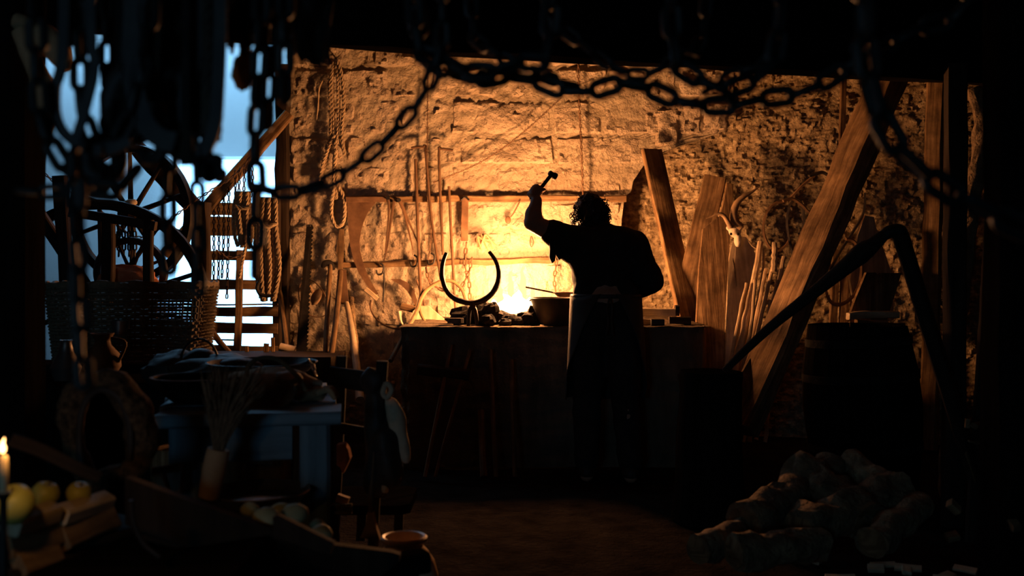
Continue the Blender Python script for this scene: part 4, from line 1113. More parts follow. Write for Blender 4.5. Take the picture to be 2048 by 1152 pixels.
# wicker hamper
t = thing('wicker_hamper', 'big dark wicker hamper with daylight showing through the weave', 'basket', P(250, 740, 4.7))
BW, BD, BH = .72, .40, .36
bc = P(268, 722, 4.75)
def hp(a, z):
    a = a % 4; s = int(a); f = a - s
    k = 1 - .10 * (1 - z)
    q = ((-1 + 2 * f, -1), (1, -1 + 2 * f), (1 - 2 * f, 1), (-1, 1 - 2 * f))[s]
    ln = (abs(q[0]) ** 6 + abs(q[1]) ** 6) ** (1 / 6)
    return bc + Vector((q[0] / ln * BW / 2 * k, q[1] / ln * BD / 2 * k, z * BH))
NS = 72
m = M()
for i in range(NS):
    m.tube([hp(4 * i / NS, z / 6) for z in range(7)], .0045, 5)
m.obj('stakes', mWicker, t)
m = M()
for rz in range(24):
    z = (rz + .5) / 24
    pts = []
    for i in range(NS * 2 + 1):
        if 15 <= rz <= 19 and 12 < i / 2 < 25 and len(pts) < 2 and False: continue
        p = hp(4 * i / (NS * 2), z); cc = bc + Vector((0, 0, z * BH)); n = (p - cc).normalized()
        pts.append(p + n * (.007 if (i // 2 + rz) % 2 else -.007) * (1 if i % 2 == 0 else .2) + Vector((0, 0, .002 * nz((i, rz, 0), .6, 2))))
    if 13 <= rz <= 19:      # worn open patch at one end
        m.tube(pts[:28], .0078, 5); m.tube(pts[46:100], .0078, 5); m.tube(pts[116:], .0078, 5)
        if rz % 2: m.tube(pts[27:47], .0045, 5)
    else:
        m.tube(pts, .0078, 5)
m.obj('weave', mWicker, t)
m = M()
for k in range(2):
    m.tube([hp(4 * i / 80, 1 + .02 * k) + Vector((0, 0, .006 * math.sin(i * 1.3 + k * PI))) for i in range(81)], .011, 6)
m.obj('rim', mWicker, t)
M().lathe(bc, [(0, 0), (.30, 0), (.30, .01), (0, .01)], 20, squash=.5).obj('bottom', mWicker, t)
# crate the hamper stands on
M().box(Vector((bc.x - .12, 4.5, .375)), 1.2, 1.15, .75, bev=.02, wob=.003).obj('chest', mSootWood, label='dark chest carrying the wicker hamper', cat='chest')
# jugs standing in front of the hamper
t = thing('copper_jug', 'copper jug with a bright lip before the hamper', 'jug', P(212, 755, 4.2))
jc = P(205, 752, 4.2)
M().lathe(jc, [(0, 0), (.05, 0), (.075, .04), (.07, .09), (.035, .13), (.03, .15), (.048, .18), (.044, .18), (.026, .15), (.03, .13), (0, .1)], 28).obj('body', mRust, t)
M().tube(spline([jc + Vector((.04, -.01, .16)), jc + Vector((.10, -.01, .14)), jc + Vector((.07, -.01, .06))], 12), .007, 6).obj('handle', mRust, t)
t = thing('tin_cup', 'small tin cup with a handle hanging on the hamper', 'cup', P(243, 660, 4.35))
M().lathe(P(240, 668, 4.5), [(0, 0), (.035, 0), (.037, .06), (.034, .06), (.032, .006), (0, .006)], 20).obj('body', mSteel, t)
M().tube(pxs([(252, 635), (258, 640), (257, 655), (250, 658)], 4.49, 10), .005, 6).obj('handle', mSteel, t)
M().lathe(Vector((P(345, 735, 4.1).x, 4.1, .755)), [(0, 0), (.05, 0), (.065, .03), (.05, .07), (.05, .078), (.044, .078), (.044, .07), (0, .05)], 24).obj('small_crock', mClay, label='small clay crock beside the round black pot', cat='crock')
M().lathe(P(132, 760, 4.0), [(0, 0), (.045, 0), (.06, .05), (.03, .11), (.02, .15), (.024, .16), (.016, .16), (0, .12)], 24).obj('bottle', mSteel, label='dark glazed bottle with glints before the hamper', cat='bottle')
t = thing('round_pot', 'round black iron pot lying on the table end', 'pot', P(400, 745, 3.95))
pc = P(402, 738, 3.95)
M().blob(pc, (.082, .075, .082), .02, 1, 26, 18).obj('belly', mIron, t)
M().tube([pc + Vector((.075 * math.cos(a * PI / 12), -.02, .02 + .1 * math.sin(a * PI / 12))) for a in range(13)], .005, 6).obj('handle', mIron, t)

# ------------------------------------------------------------------ table with its load
TZ = .75
t = thing('work_table', 'heavy plank table with worn front edge, daylight blue tinted into the wood', 'table', Vector((-.95, 3.6, 0)))
A, B = Vector((-1.10, 3.10)), Vector((-.535, 3.19))          # front edge
ex = (B - A).normalized(); ey = Vector((-ex.y, ex.x))
ey = (Vector((-.755, 4.02)) - B).normalized()
nb = 4; TL = 1.1; TD = .86
for k in range(nb):
    a = A + ey * (TD * (k + .5) / nb); b = B + ey * (TD * (k + .5) / nb)
    M().plank((a.x, a.y, TZ - .02), (b.x, b.y, TZ - .02), TD / nb - .004, .042, (0, 0, 1), seg=8, wob=.003).obj('board', mTable, t)
f = lambda u, w, z: Vector(((A + ex * u + ey * w).x, (A + ex * u + ey * w).y, z))
Lx = (B - A).length
M().plank(f(.12, .05, TZ - .10), f(Lx - .16, .05, TZ - .10), .11, .025, (-ey.x, -ey.y, 0), seg=8, wob=.003).obj('apron_rail', mTable, t)
M().plank(f(Lx - .07, .1, TZ - .10), f(Lx - .07, TD - .1, TZ - .10), .11, .025, (1, 0, 0), seg=4, wob=.003).obj('apron_rail', mTable, t)
for u, w in ((Lx - .09, .05), (.08, .05), (Lx - .09, TD - .08), (.08, TD - .08)):
    M().plank(f(u, w, 0), f(u, w, TZ - .042), .095, .085, (-ey.x, -ey.y, 0), seg=6, wob=.004).obj('leg', mTable, t)

# things on the table
def T3(px, py):
    """point on the table top seen at a photo pixel"""
    d = (CAMZ - TZ) * FPX / (py - HOR)
    return Vector(((px - 1024) * d / FPX, d, TZ))
# shallow iron pan with long handle and ring
t = thing('frying_pan', 'wide shallow iron pan standing high on a trivet at the back of the table', 'pan', T3(520, 780))
c = P(525, 742, 3.75)
M().lathe(c, [(0, 0), (.17, 0), (.205, .035), (.20, .037), (.165, .006), (0, .006)], 40).obj('pan', mIron, t)
M().plank(c + Vector((.16, -.05, .03)), P(622, 724, 3.6), .03, .012, (0, 0, 1), seg=4).obj('handle', mIron, t)
for k in range(3):
    a = k * 2.1 + .4
    M().tube([c + Vector((.13 * math.cos(a), .1 * math.sin(a), 0)), Vector((c.x + .15 * math.cos(a), c.y + .12 * math.sin(a), TZ))], .009, 6).obj('foot', mIron, t)
chain(pxs([(617, 718), (624, 728), (630, 745), (637, 762)], 3.55, 12), .03, 'short bright chain dangling from the pan handle', mSteel)
# basket handle arc
t = thing('hand_basket', 'leather topped hand basket with an arched wooden handle on the table', 'basket', T3(560, 805))
bc2 = T3(545, 806)
M().tube(pxs([(492, 752), (500, 728), (522, 716), (552, 718), (580, 738), (600, 760), (612, 782)], 3.35, 30), .008, 8).obj('handle', mWood, t)
M().blob(bc2 + Vector((-.03, .06, .055)), (.17, .10, .058), .18, 2.2, 26, 16, seed=9).obj('bundle', mLinen, t)
M().blob(bc2 + Vector((.055, .0, .075)), (.05, .05, .035), .2, 2.2, 20, 12, seed=13).obj('bundle', mTan, t)
strapm = M()
strapm.ribbon(pxs([(490, 806), (530, 810), (570, 802), (590, 775), (585, 758)], 3.3, 20), .035, .006, (0, .6, 1))
strapm.obj('strap', mLeather, t)
t = thing('leather_glove', 'crumpled leather glove lying by the table corner', 'glove', T3(628, 800))
g = T3(622, 804)
M().blob(g + Vector((-.02, .02, .03)), (.07, .05, .03), .25, 2.5, 22, 12, seed=21).obj('palm', mTan, t)
for k in range(4):
    M().tube(spline([g + Vector((.02, .02 - .022 * k + .04, .03)), g + Vector((.06, .03 - .02 * k + .03, .04)), g + Vector((.085, .02 - .022 * k + .03, .012))], 8), [.013, .012, .011, .010, .006], 8).obj('finger', mTan, t)
t = thing('wooden_bowl', 'wide dark wooden bowl standing on the table beside the broom', 'bowl', T3(390, 800))
M().lathe(T3(385, 808) + Vector((0, .04, 0)), [(0, 0), (.07, 0), (.12, .04), (.15, .085), (.143, .088), (.11, .045), (0, .015)], 32).obj('shell', mDarkWood, t)
M().lathe(T3(385, 808) + Vector((0, .04, .086)), [(.140, -.004), (.152, -.004), (.152, .004), (.140, .004), (.140, -.004)], 32).obj('lip', mDarkWood, t)
M().blob(T3(430, 775) + Vector((0, .05, .05)), (.20, .14, .07), .2, 2, 26, 16, seed=31).obj('folded_sack', mBlackLeather, label='dark folded sack lying behind the twig broom on the table', cat='sack')
M().blob(T3(350, 770) + Vector((0, .05, .05)), (.14, .14, .08), .2, 2, 26, 16, seed=37).obj('dark_bundle', mBlackLeather, label='dark bundle lying behind the wooden bowl on the table', cat='bundle')
# twig broom leaning in front of the table
t = thing('twig_broom', 'twig broom standing bristles up against the table front', 'broom', P(420, 1000, 2.95))
M().tube(pxs([(417, 995), (428, 940), (437, 898)], 2.95, 8), [.03, .032, .034, .034, .032], 14).obj('binding', mTan, t)
rh = random.Random(3)
for k in range(4):
    m = M()
    for i in range(55):
        bx_, by = 437 + rh.uniform(-8, 8), 900
        ex_, ey_ = 470 + rh.uniform(-70, 62), 742 + rh.uniform(-14, 50)
        m.tube(pxs([(bx_, by, 2.95 + rh.uniform(-.02, .02)), (bx_ + (ex_ - bx_) * .4 + rh.uniform(-6, 6), by + (ey_ - by) * .5, 2.95 + rh.uniform(-.04, .04)), (ex_, ey_, 2.95 + rh.uniform(-.08, .08))], 0, 6), [.0045, .004, .0034, .003, .0024, .0018, .001], 4)
    m.obj('twigs', mTwig, t)
M().tube(pxs([(417, 995), (410, 1040), (404, 1100)], 2.95, 6), .02, 10).obj('handle', mWood, t)

# chair with clothes and sack behind the table corner
t = thing('chair', 'dark wooden chair with a slatted back beyond the table corner', 'chair', P(720, 1150, 3.75))
cd = 3.7
M().plank(P(684, 712, cd + .15), P(668, 1100, cd + .15), .038, .038, (0, -1, 0), seg=8, wob=.004).obj('leg', mDarkWood, t)
M().plank(P(764, 722, cd - .1), P(742, 1160, cd - .1), .038, .038, (0, -1, 0), seg=8, wob=.004).obj('leg', mDarkWood, t)
M().plank(P(662, 752, cd + .12), P(745, 764, cd - .08), .075, .025, (0, -1, .1), seg=4, wob=.003).obj('back_rail', mDarkWood, t)
M().plank(P(676, 855, cd + .13), P(744, 868, cd - .08), .04, .025, (0, -1, .1), seg=4, wob=.003).obj('back_rail', mDarkWood, t)
M().box(P(735, 1000, cd + .2), .36, .34, .035, bev=.1).obj('seat', mSootWood, t)
for x, y, dd in ((725, 1080, .35), (800, 1090, .3)):
    M().plank(P(x, 1004, cd + dd), P(x - 4, y, cd + dd), .036, .036, (0, -1, 0), seg=4).obj('leg', mDarkWood, t)
t = thing('linen_sack', 'slender pale linen sack knotted over the chair back', 'sack', P(795, 850, 3.6))
m = M(); m.tube(pxs([(772, 792), (783, 808), (793, 835), (799, 866), (806, 896), (811, 916), (813, 927)], 3.6, 24), [.012, .026, .036, .031, .027, .020, .006], 16)
remesh(m, .008, mLinen, 'bag', t, disp=lambda c: .006 * nz((c.x * 30, c.y * 20, c.z * 9), 1, 3))
M().tube(pxs([(768, 770), (776, 768), (783, 780), (774, 795), (766, 786), (770, 770)], 3.57, 16), .010, 8).obj('knot', mLinen, t)
t = thing('dark_coat', 'black coat draped from the chair back', 'coat', P(760, 860, 3.6))
m = M(); cap(m, P(752, 760, 3.62), P(758, 960, 3.6), .035, .06); cap(m, P(770, 880, 3.58), P(776, 950, 3.58), .05, .055); m.blob(P(745, 762, 3.6), (.05, .04, .05), .2, 2)
remesh(m, .010, mBlackLeather, 'cloth', t, disp=lambda c: .012 * nz((c.x * 18, c.y * 18, c.z * 5), 1, 3))
M().blob(P(792, 950, 3.58), (.022, .02, .04), .15, 2, 14, 10).obj('hem', mTan, t)
M().tube(pxs([(770, 970), (770, 985)], 3.55, 4), [.012, .014, .014, .010], 10).obj('cork_float', mPaleWood, label='small pale wooden toggle hanging under the coat', cat='toggle')
# red cloth hanging below the table by the chair
t = M().slab([(673, 890), (688, 888), (696, 900), (700, 918), (692, 935), (686, 948), (680, 935), (673, 930)], 3.62, .05).obj('red_cloth', mRedCloth, label='rust red cloth hanging behind the table leg', cat='cloth', smooth=False)
M().plank(P(674, 995, 3.6), P(697, 1003, 3.6), .03, .04, (0, -1, 0), seg=3, wob=.01).obj('foot_rail', mTan, label='tan leather scrap lying behind the table leg', cat='leather')
t = thing('small_basket', 'small woven basket edge standing behind the table leg', 'basket', P(690, 1030, 3.6))
for k in range(8):
    M().tube(pxs([(674 + 4 * k, 1012), (675 + 4 * k, 1024)], 3.55, 3), .004, 5).obj('stake', mWicker, t)
M().tube(pxs([(670, 1012), (704, 1010)], 3.55, 4), .006, 6).obj('rim', mWicker, t)
M().tube(pxs([(670, 1026), (704, 1024)], 3.55, 4), .006, 6).obj('rim', mWicker, t)

# clay jar
t = thing('clay_jar', 'round bellied glazed clay jar with a thick rim on the floor', 'jar', Vector((P(810, 0, 3.45).x, 3.45, 0)))
c = Vector((P(808, 0, 3.45).x, 3.45, 0))
k = .0017 * 1.0
prof = [(0, 0), (.07, 0), (.085, .02), (.115, .10), (.118, .15), (.105, .20), (.082, .235), (.066, .252), (.066, .262), (.080, .272), (.081, .282), (.074, .287), (.066, .284), (.060, .27), (.058, .25), (.09, .2), (.10, .14), (.07, .02), (0, .015)]
M().lathe(c, prof, 48).obj('body', mClay, t)
# brush
t = thing('hand_brush', 'flared hand brush standing upright beside the clay jar', 'brush', P(740, 1080, 3.2))
M().tube(pxs([(748, 905), (744, 960), (742, 985), (741, 1005), (742, 1020), (740, 1030)], 3.3, 16), [.003, .003, .008, .010, .007, .010, .009], 10).obj('handle', mRust, t)
M().slab([(734, 1027), (746, 1027), (750, 1050), (760, 1080), (720, 1076), (731, 1050)], 3.28, .035).obj('bristles', mTan, t, smooth=False)

# ------------------------------------------------------------------ trough, apples, candle, crate at the bottom left
t = thing('wooden_trough', 'long dark wooden trough slanting across the bottom', 'trough', P(500, 1080, 2.5))
trd = lambda x, y: 2.35 + (x - 255) / 545 * .4
tro = [(250, 955), (330, 985), (400, 1009), (516, 1050), (660, 1089), (780, 1104), (800, 1110), (798, 1124), (740, 1170), (500, 1140), (250, 1050)]
M().slab(tro, trd, .03).obj('side', mDarkWood, t, smooth=False)
M().slab([(x + 22, y + 6) for x, y in tro], lambda x, y: trd(x, y) + .24, .03).obj('side', mDarkWood, t, smooth=False)
M().plank(P(270, 1040, 2.5), P(790, 1150, 2.88), .26, .025, (0, -.1, 1), seg=8, wob=.004).obj('floor', mDarkWood, t)
M().slab([(545, 1035), (556, 1030), (668, 1086), (660, 1110), (548, 1075)], 2.42, .02).obj('divider', mDarkWood, t, smooth=False)
def apple(name, px, py, d, rpx, mt, label, cat, group, stem=True):
    r = rpx * d / FPX
    c = P(px, py, d)
    t = thing(name, label, cat, c - Vector((0, 0, r)), group)
    tilt = Vector((U(-.4, .4), U(-.4, .2), 1)).normalized()
    prof = [(.0, -.84), (.25, -.9), (.55, -.82), (.85, -.5), (1.0, 0), (.97, .35), (.75, .75), (.45, .9), (.2, .86), (.08, .74), (0, .68)]
    M().lathe(c, [(a * r, b * r) for a, b in prof], 24, axis=tilt).obj('flesh', mt, t)
    if stem: M().tube([c + tilt * r * .68, c + tilt * r * 1.05 + Vector((.004, 0, 0))], .0025, 5).obj('stem', mTwig, t)
apple('apple', 28, 1010, 2.15, 40, mApple, 'large dim apple nearest the candle', 'apple', 'apples in the crate')
apple('apple', 90, 990, 2.35, 27, mApple, 'bright yellow green apple in the middle of the crate', 'apple', 'apples in the crate')
apple('apple', 157, 988, 2.45, 24, mApple, 'apple farthest from the candle in the crate', 'apple', 'apples in the crate')
for i, (x, y, d, r, lb) in enumerate(((500, 1020, 2.66, 18, 'small potato'), (532, 1036, 2.62, 25, 'front potato'), (562, 1022, 2.72, 20, 'rear potato'), (590, 1028, 2.68, 25, 'large round potato'), (634, 1050, 2.75, 14, 'small dim potato'), (642, 1068, 2.68, 22, 'lowest potato'))):
    rr = r * d / FPX
    M().blob(P(x, y, d), (rr * 1.1, rr, rr * .85), .12, 1.2, 18, 12, seed=i * 5).obj('potato', mPot, label=lb + ' of the heap in the trough', cat='potato', group='potatoes in the trough')
# crate under the apples
t = thing('apple_crate', 'rough wooden crate lit orange by the candle', 'crate', P(120, 1130, 2.22))
M().plank(P(20, 1052, 2.17), P(108, 1022, 2.32), .05, .04, (0, -1, .5), seg=4, wob=.006).obj('board', mPaleWood, t)
M().plank(P(120, 1030, 2.34), P(215, 1000, 2.52), .045, .04, (0, -1, .5), seg=4, wob=.006).obj('board', mPaleWood, t)
M().plank(P(15, 1090, 2.19), P(112, 1060, 2.34), .07, .03, (0, -1, .1), seg=4, wob=.006).obj('board', mWood, t)
M().plank(P(122, 1072, 2.34), P(224, 1030, 2.52), .07, .03, (0, -1, .1), seg=4, wob=.006).obj('board', mWood, t)
M().plank(P(40, 1135, 2.19), P(112, 1105, 2.32), .05, .03, (0, -1, .1), seg=4, wob=.006).obj('board', mWood, t)
M().plank(P(0, 1075, 2.42), P(210, 1030, 2.72), .4, .02, (0, -.1, 1), seg=4).obj('bottom', mDarkWood, t)
M().plank(P(10, 1180, 2.17), P(232, 1110, 2.54), .08, .05, (0, -1, .1), seg=4).obj('foot', mDarkWood, t)
# candle
t = thing('candle', 'lit tallow candle on an iron stick at the edge of the view', 'candle', Vector((P(7, 0, 1.95).x, 1.95, .53)))
cb = P(7, 985, 1.95)
M().lathe(cb, [(0, 0), (.008, 0), (.009, .03), (.008, .068), (.006, .072), (0, .068)], 14).obj('wax', mWax, t)
M().tube([cb + Vector((0, 0, .068)), cb + Vector((0, 0, .078))], .0015, 5).obj('wick', mCoal, t)
M().tube(pxs([(6, 906), (5, 897), (5, 888), (9, 876)], 1.95, 8), [.002, .0055, .0065, .0055, .0035, .002, .0008], 8).obj('flame', mCandleFlame, t)
M().lathe(Vector((cb.x, cb.y, .53)), [(0, 0), (.05, 0), (.05, .008), (.01, .016), (.008, .08), (.012, .12), (.007, .16), (.007, cb.z - .545), (.014, cb.z - .535), (.014, cb.z - .53), (0, cb.z - .53)], 18).obj('stick', mIron, t)
light('candle_light', 'POINT', P(13, 878, 1.95), 0.8, (1.0, .50, .16), .012)
t = thing('low_bench', 'low dark bench carrying the apple crate and candle', 'bench', (-1.15, 2.35, 0))
for k in range(4):
    M().plank((-1.75, 1.9 + .22 * k + .11, .505), (-.62, 1.9 + .22 * k + .11, .505), .212, .045, (0, 0, 1), seg=6, wob=.004).obj('board', mSootWood, t)
for x in (-1.65, -.72):
    for y in (1.98, 2.7):
        M().plank((x, y, 0), (x, y, .48), .07, .07, (0, 1, 0), seg=3).obj('leg', mSootWood, t)
t = thing('trestle', 'low dark trestle under the long trough', 'trestle', (-.6, 2.6, 0))
M().plank((-.85, 2.55, .36), (-.25, 2.9, .36), .07, .06, (0, 0, 1), seg=3).obj('bar', mSootWood, t)
for p, q in (((-.8, 2.58, .35), (-.85, 2.45, 0)), ((-.8, 2.58, .35), (-.78, 2.75, 0)), ((-.3, 2.87, .35), (-.34, 2.72, 0)), ((-.3, 2.87, .35), (-.26, 3.02, 0))):
    M().plank(p, q, .05, .05, (1, 0, 0), seg=3).obj('leg', mSootWood, t)
# horse collar
t = thing('horse_collar', 'worn stuffed horse collar standing upright on end', 'horse collar', P(210, 980, 2.7))
hc = [(172, 950), (148, 900), (140, 845), (150, 795), (175, 768), (205, 762), (235, 775), (262, 805), (278, 850), (280, 895), (262, 935), (225, 955), (190, 962), (172, 950)]
M().tube(pxs(hc, 2.7, 60), [.026, .032, .036, .036, .032, .034, .040, .044, .046, .044, .036, .03, .026, .026], 16, rough=.4).obj('padding', mCollar, t)
M().tube(pxs([(166, 945), (158, 880), (168, 810), (200, 780), (240, 800), (260, 860), (258, 920)], 2.655, 40), .009, 8).obj('hame', mBlackLeather, t)
# dark plank leaning across bottom left
M().plank(P(20, 880, 2.3), P(200, 952, 2.4), .03, .02, (0, -1, .3), seg=6, wob=.01).obj('dark_batten', mDarkWood, label='dark batten leaning across in front of the horse collar', cat='batten')
M().tube(pxs([(262, 1000), (266, 1040), (285, 1085), (320, 1115)], 2.25, 20), .006, 8).obj('iron_hoop', mIron, label='dark iron hoop at the bottom beside the crate', cat='hoop')
# small bright things under the table: folded book stand, trays
t = thing('tin_tray', 'dented tin tray with a glinting rim under the table', 'tray', P(520, 990, 3.1))
c = P(518, 1000, 3.1)
M().lathe(c, [(0, 0), (.13, 0), (.155, .03), (.158, .03), (.156, .034), (.125, .006), (0, .006)], 40).obj('dish', mSteel, t)
M().plank(P(318, 945, 3.0), P(328, 985, 3.0), .025, .02, (0, -1, 0), seg=3).obj('slat_end', mPaleWood, label='pale slat end standing under the table', cat='slat')
t = thing('wicker_tray', 'flat wicker tray lying under the table', 'tray', P(340, 935, 3.0))
for k in range(3):
    M().tube(pxs([(304, 938 + 5 * k), (335, 934 + 5 * k), (366, 930 + 5 * k)], 3.0, 10), .006, 6).obj('strand', mWicker, t)
M().slab([(315, 950), (362, 945), (360, 990), (322, 995)], 3.02, .03).obj('blue_box', mSteel, label='bluish tin box under the flat wicker tray', cat='box', smooth=False)
M().tube(pxs([(490, 985), (491, 935), (500, 930), (545, 930)], 3.3, 16), .005, 6).obj('bent_wire', mRust, label='bent iron bracket under the table', cat='bracket')
M().box(P(455, 965, 3.9), .5, .3, .3, bev=.03).obj('chest', mWood, label='low wooden chest under the table', cat='chest')

# ------------------------------------------------------------------ things leaning on the forge front, in deep shade
M().plank(P(836, 738, 6.0), P(940, 748, 6.0), .06, .12, (0, -1, 0), seg=6, wob=.006).obj('ledge_board', mDarkWood, label='narrow ledge board fixed to the forge front', cat='ledge')
for i, (a, b, r) in enumerate((((902, 690), (850, 930), .012), ((962, 822), (968, 945), .022), ((980, 700), (992, 955), .014), ((1022, 720), (1030, 900), .014), ((940, 700), (870, 900), .010))):
    p = P(a[0], a[1], 6.02); q = P(b[0], b[1], 5.75); q.z = .015
    M().tube([p, p.lerp(q, .5), q], r, 8).obj('tool_handle', mWood, label=('thin stick leaning on the forge front', 'short stout handle standing before the forge', 'long handle leaning on the forge front', 'handle leaning below the fire', 'slanting rod by the ledge board')[i], cat='handle', group='handles leaning on the forge front')
# ------------------------------------------------------------------ chains and gear hanging in the foreground
FD = 1.75
FK = FD / 2.25
def fchain(path, L, label):
    return chain(path, L * FK * 1.08, label)
fchain(pxs([(522, -640), (522, 0), (520, 100), (515, 200), (510, 300), (513, 380), (510, 480), (508, 590)], FD, 60), .078, 'long heavy chain hanging straight down before the doorway')
fchain(pxs([(545, -640), (544, 0), (541, 90), (537, 200), (534, 290)], FD + .04, 40), .074, 'heavy chain hanging close beside the longest one')
fchain(pxs([(568, -640), (569, 0), (570, 110), (569, 240)], FD + .02, 40), .078, 'short heavy chain hanging against the stone wall edge')
fchain(pxs([(505, 372), (540, 384), (600, 383), (650, 366), (700, 338), (750, 300), (795, 255), (830, 215), (858, 170), (876, 120), (884, 40), (886, -640)], FD, 90), .066, 'heavy chain sweeping up from the doorway to the beam')
fchain(pxs([(838, -640), (836, 30), (842, 100), (865, 125), (905, 148), (955, 160), (1000, 152), (1040, 150), (1085, 165), (1130, 184), (1180, 184), (1225, 168), (1268, 165), (1310, 182), (1360, 204), (1420, 212), (1480, 210), (1530, 196), (1590, 190), (1640, 170), (1700, 130), (1770, 90), (1850, 50), (1950, -40), (2000, -640)], FD + .1, 160), .086, 'heaviest chain looping all along under the dark beam')
fchain(pxs([(930, -640), (945, 30), (975, 90), (1020, 125), (1070, 145), (1120, 165), (1160, 172)], FD + .25, 70), .066, 'chain dropping steeply onto the loop under the beam')
fchain(pxs([(1060, -640), (1090, 20), (1130, 60), (1180, 100), (1225, 135), (1270, 150), (1320, 140), (1360, 100), (1410, 40), (1450, -640)], FD + .3, 90), .064, 'chain with a shallow sag before the dark beam')
fchain(pxs([(1600, -640), (1560, 60), (1500, 130), (1440, 165), (1400, 190)], FD + .15, 60), .066, 'chain slanting down to the middle of the long loop')
fchain(pxs([(1728, -640), (1730, 60), (1738, 160), (1752, 215), (1776, 270), (1815, 320), (1865, 362), (1925, 398), (1990, 430), (2080, 470), (2200, 500), (2350, 460), (2450, 200), (2480, -640)], 1.6, 90), .10, 'thick chain curving away beside the big slanting beam')
fchain(pxs([(800, -640), (830, 40), (860, 95), (905, 130), (960, 148), (1015, 135), (1060, 112), (1100, 60), (1130, -640)], FD + .02, 70), .08, 'short heavy chain doubled over the start of the long loop')
fchain(pxs([(1330, -640), (1345, 60), (1380, 140), (1430, 178), (1480, 176), (1525, 140), (1560, 40), (1580, -640)], FD + .05, 70), .084, 'heavy chain hanging as a loop before the arch stones')
# top left tangle
fchain(pxs([(60, -640), (75, 120), (90, 250), (112, 310), (140, 345), (165, 372), (230, 384), (262, 350), (290, 320)], FD - .1, 80), .08, 'chain at the outer side of the tangle with a trailing end')
fchain(pxs([(150, -640), (160, 100), (168, 240), (200, 300), (250, 260), (280, 150), (300, 0), (305, -640)], FD - .05, 80), .078, 'chain hanging as a deep loop in the tangle')
fchain(pxs([(335, 240), (338, 330), (336, 420), (338, 520), (336, 570)], FD, 50), .07, 'chain hanging below the tangle in front of the frame')
fchain(pxs([(392, 320), (396, 420), (398, 520), (396, 600)], FD - .05, 50), .06, 'chain hanging below the tangle in front of the gate post')
fchain(pxs([(150, 300), (152, 420), (160, 540), (165, 700), (170, 790)], FD - .25, 60), .07, 'long chain hanging down before the horse collar')
fchain(pxs([(215, -640), (214, 60), (216, 200), (222, 290)], FD + .1, 40), .07, 'straight chain in the middle of the tangle')
fchain(pxs([(35, 380), (90, 385), (150, 380)], FD - .1, 20), .06, 'short level chain at the foot of the tangle')
hank('dark rope hank at the right of the hanging tangle', 395, 445, -600, 290, FD + .05, 6, .010, mDarkRope)
hank('thick dark rope hank in the middle of the hanging tangle', 318, 378, -600, 310, FD + .1, 8, .011, mDarkRope)
hank('dark rope hank near the outer side of the hanging tangle', 222, 258, -600, 170, FD + .15, 4, .010, mDarkRope)
rope(M(), pxs([(436, -100), (434, 100), (432, 200), (426, 260), (405, 300), (385, 290), (380, 240)], FD + .08, 40), .014).obj('rope_loop', mDarkRope, label='single dark rope bight hanging before the blue light', cat='rope')
def gear(ol, d, th, name, label, cat, mt):
    return M().slab(ol, d, th).obj(name, mt, label=label, cat=cat, smooth=False)
# leather drapes
def drape(name, label, cat, x0, x1, y0, y1, d, mt, amp=.03, hem=18, sl=0):
    def fn(u, v):
        x = x0 + (x1 - x0) * u + sl * v + 8 * nz((u * 3, v * 2, d), 1, 2)
        y = y0 + (y1 - y0) * v + hem * nz((u * 5, d * 3, 0), 1, 3) * v
        p = P(x, y, d); p.y += amp * math.sin(u * 9 + v * 2) + amp * nz((u * 4, v * 3, 1), 1, 2)
        return p
    o = M().grid(fn, 24, 24).obj(name, mt, label=label, cat=cat)
    s = o.modifiers.new('t', 'SOLIDIFY'); s.thickness = .005
    return o
drape('hide', 'dark hide hanging from the beam beside the stone wall', 'hide', 570, 668, -100, 128, FD + .35, mBlackLeather, hem=36)
drape('hide', 'long narrow dark hide between the rope hanks', 'hide', 285, 330, -120, 170, FD + .2, mBlackLeather, hem=40)
drape('hide', 'wide dark hide at the top of the tangle', 'hide', 130, 190, -120, 90, FD + .3, mBlackLeather, hem=40)
drape('hide', 'short dark hide right over the blue light', 'hide', 455, 515, -120, 95, FD + .2, mBlackLeather, hem=40)
M().tube(pxs([(30, 40), (72, 60), (104, 88), (122, 122), (132, 142)], 3.02, 24), [.02, .034, .042, .034, .012], 16, rough=.3).obj('leather_roll', mTan, label='short rolled tan leather piece hanging at the outer corner', cat='leather')
M().tube(pxs([(40, 60), (62, 110), (84, 160), (92, 220), (96, 282)], 3.0, 24), [.024, .03, .034, .028, .008], 16, rough=.3).obj('leather_legging', mTan, label='long tan leather legging hanging at the outer corner', cat='leather')
M().blob(P(488, 140, FD + .22), (.022, .022, .04), .3, 2, 14, 10).obj('fleece_tuft', mTan, label='small brown fleece tuft hanging by the heavy chains', cat='tuft')
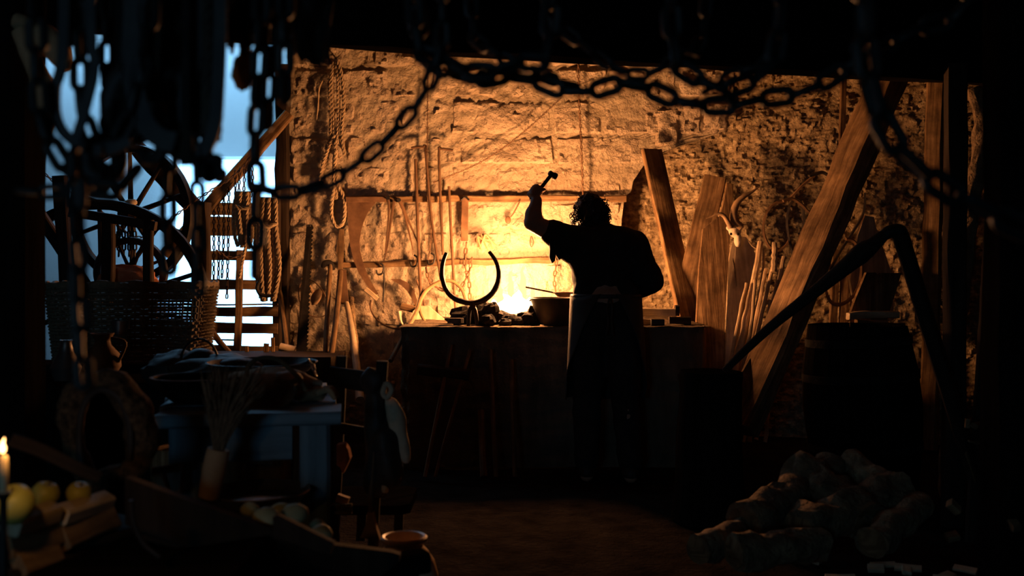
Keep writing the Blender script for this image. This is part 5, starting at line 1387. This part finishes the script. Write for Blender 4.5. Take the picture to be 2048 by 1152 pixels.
# iron hooks and pulleys in the tangle
for i, (x, y, s) in enumerate(((262, 230, 30), (195, 350, 26), (300, 290, 28))):
    M().tube(pxs([(x, y - 3 * s), (x, y - s), (x + s * .8, y - s * .2), (x + s * .6, y + s * .8), (x - s * .3, y + s), (x - s * .8, y + s * .3)], FD - .02 * i, 24), [.012, .012, .013, .013, .011, .004], 8).obj('iron_hook', mIron, label=('big iron hook between the rope hanks', 'lower iron hook near the dark upright', 'iron hook under the thick rope hank')[i], cat='hook', group='iron hooks in the hanging tangle')
def pulley(x, y, r, label):
    t = thing('pulley_block', label, 'pulley', P(x, y - 60, FD))
    k = r * FD / FPX
    M().lathe(P(x, y, FD), [(0, -.02), (k, -.02), (k * .8, 0), (k, .02), (0, .02)], 24, axis=(0, 1, 0)).obj('sheave', mDarkWood, t)
    M().plank(P(x, y - r * 1.5, FD - .03), P(x, y + r * 1.2, FD - .03), k * 1.0, .01, (0, -1, 0), seg=3).obj('cheek', mDarkWood, t)
    M().tube([P(x, y - 500, FD), P(x, y - r * 1.4, FD)], .008, 6).obj('hanger', mIron, t)
pulley(240, 250, 34, 'wooden pulley block hanging in the middle of the tangle')
pulley(372, 300, 26, 'small pulley block below the thick rope hank')
# bunch of small iron fittings
t = thing('iron_fittings', 'bunch of small iron rings hanging before the doorway', 'rings', P(420, 310, FD))
for i, (x, y, r) in enumerate(((408, 325, 13), (425, 338, 16), (440, 350, 10), (418, 350, 10), (432, 322, 9))):
    k = r * FD / FPX
    e = U(-.6, .6)
    M().tube([P(x, y, FD) + Vector((k * math.cos(a * PI / 10), k * e * math.cos(a * PI / 10), k * math.sin(a * PI / 10))) for a in range(21)], .006, 6).obj('ring', mIron, t)
M().tube([P(420, 200, FD), P(420, 330, FD)], .006, 6).obj('cord', mDarkRope, t)

# ------------------------------------------------------------------ thin smoke hanging in the room
def smoke(name, dens, aniso, box, label):
    hz = bpy.data.materials.new(name); hz.use_nodes = True
    nt = hz.node_tree; nt.nodes.clear()
    vsn = nt.nodes.new('ShaderNodeVolumeScatter'); on = nt.nodes.new('ShaderNodeOutputMaterial')
    vsn.inputs['Color'].default_value = (.95, .95, .95, 1); vsn.inputs['Density'].default_value = dens; vsn.inputs['Anisotropy'].default_value = aniso
    nt.links.new(vsn.outputs[0], on.inputs['Volume'])
    m = M(); slab_box(m, *box)
    m.obj(name, hz, kind='stuff', label=label, cat='smoke', smooth=False)
smoke('mist', .3, .5, (-4.68, XL - .03, 7.45, AY - .01, .03, CZ - .02), 'pale misty smoke lit by daylight behind the board gate')

def hstrap(pts, d, w, label):
    return M().ribbon(pxs(pts, d, 40), w, .006, (1, 0, 0)).obj('harness_strap', mBlackLeather, label=label, cat='strap', group='harness straps in the hanging tangle')
hstrap([(400, -500), (398, 0), (385, 120), (372, 220), (384, 300), (410, 330)], FD + .03, .03, 'broad strap curling up at its end before the doorway')
hstrap([(440, -500), (441, 0), (440, 90), (436, 180), (430, 250), (412, 296), (392, 300)], FD - .03, .022, 'strap bent like a hook against the blue light')
hstrap([(270, -500), (268, 0), (262, 120), (280, 220), (310, 270), (350, 285)], FD - .05, .034, 'wide strap sagging across the tangle')
hstrap([(180, -500), (182, 40), (190, 130), (170, 220), (150, 300), (160, 420), (148, 560), (158, 700)], FD - .12, .016, 'longest strap trailing down past the wheels')
hstrap([(130, -500), (128, 60), (110, 180), (118, 250), (160, 290), (215, 300), (260, 280)], FD - .08, .018, 'strap looping low at the outer side')
for i, (x, y, a, b, lb) in enumerate(((262, 215, 42, 66, 'black padded horse collar hanging in the middle of the tangle'), (350, 225, 34, 74, 'narrow black horse collar hanging beside the rope hanks'), (205, 320, 34, 36, 'small black padded ring hanging low in the tangle'))):
    d = FD + .05 * i
    M().tube([P(x + a * math.cos(k * PI / 20), y + b * math.sin(k * PI / 20), d) for k in range(41)], [.016, .014, .016, .019, .016], 10, rough=.3).obj('collar_pad', mBlackLeather, label=lb, cat='horse collar')
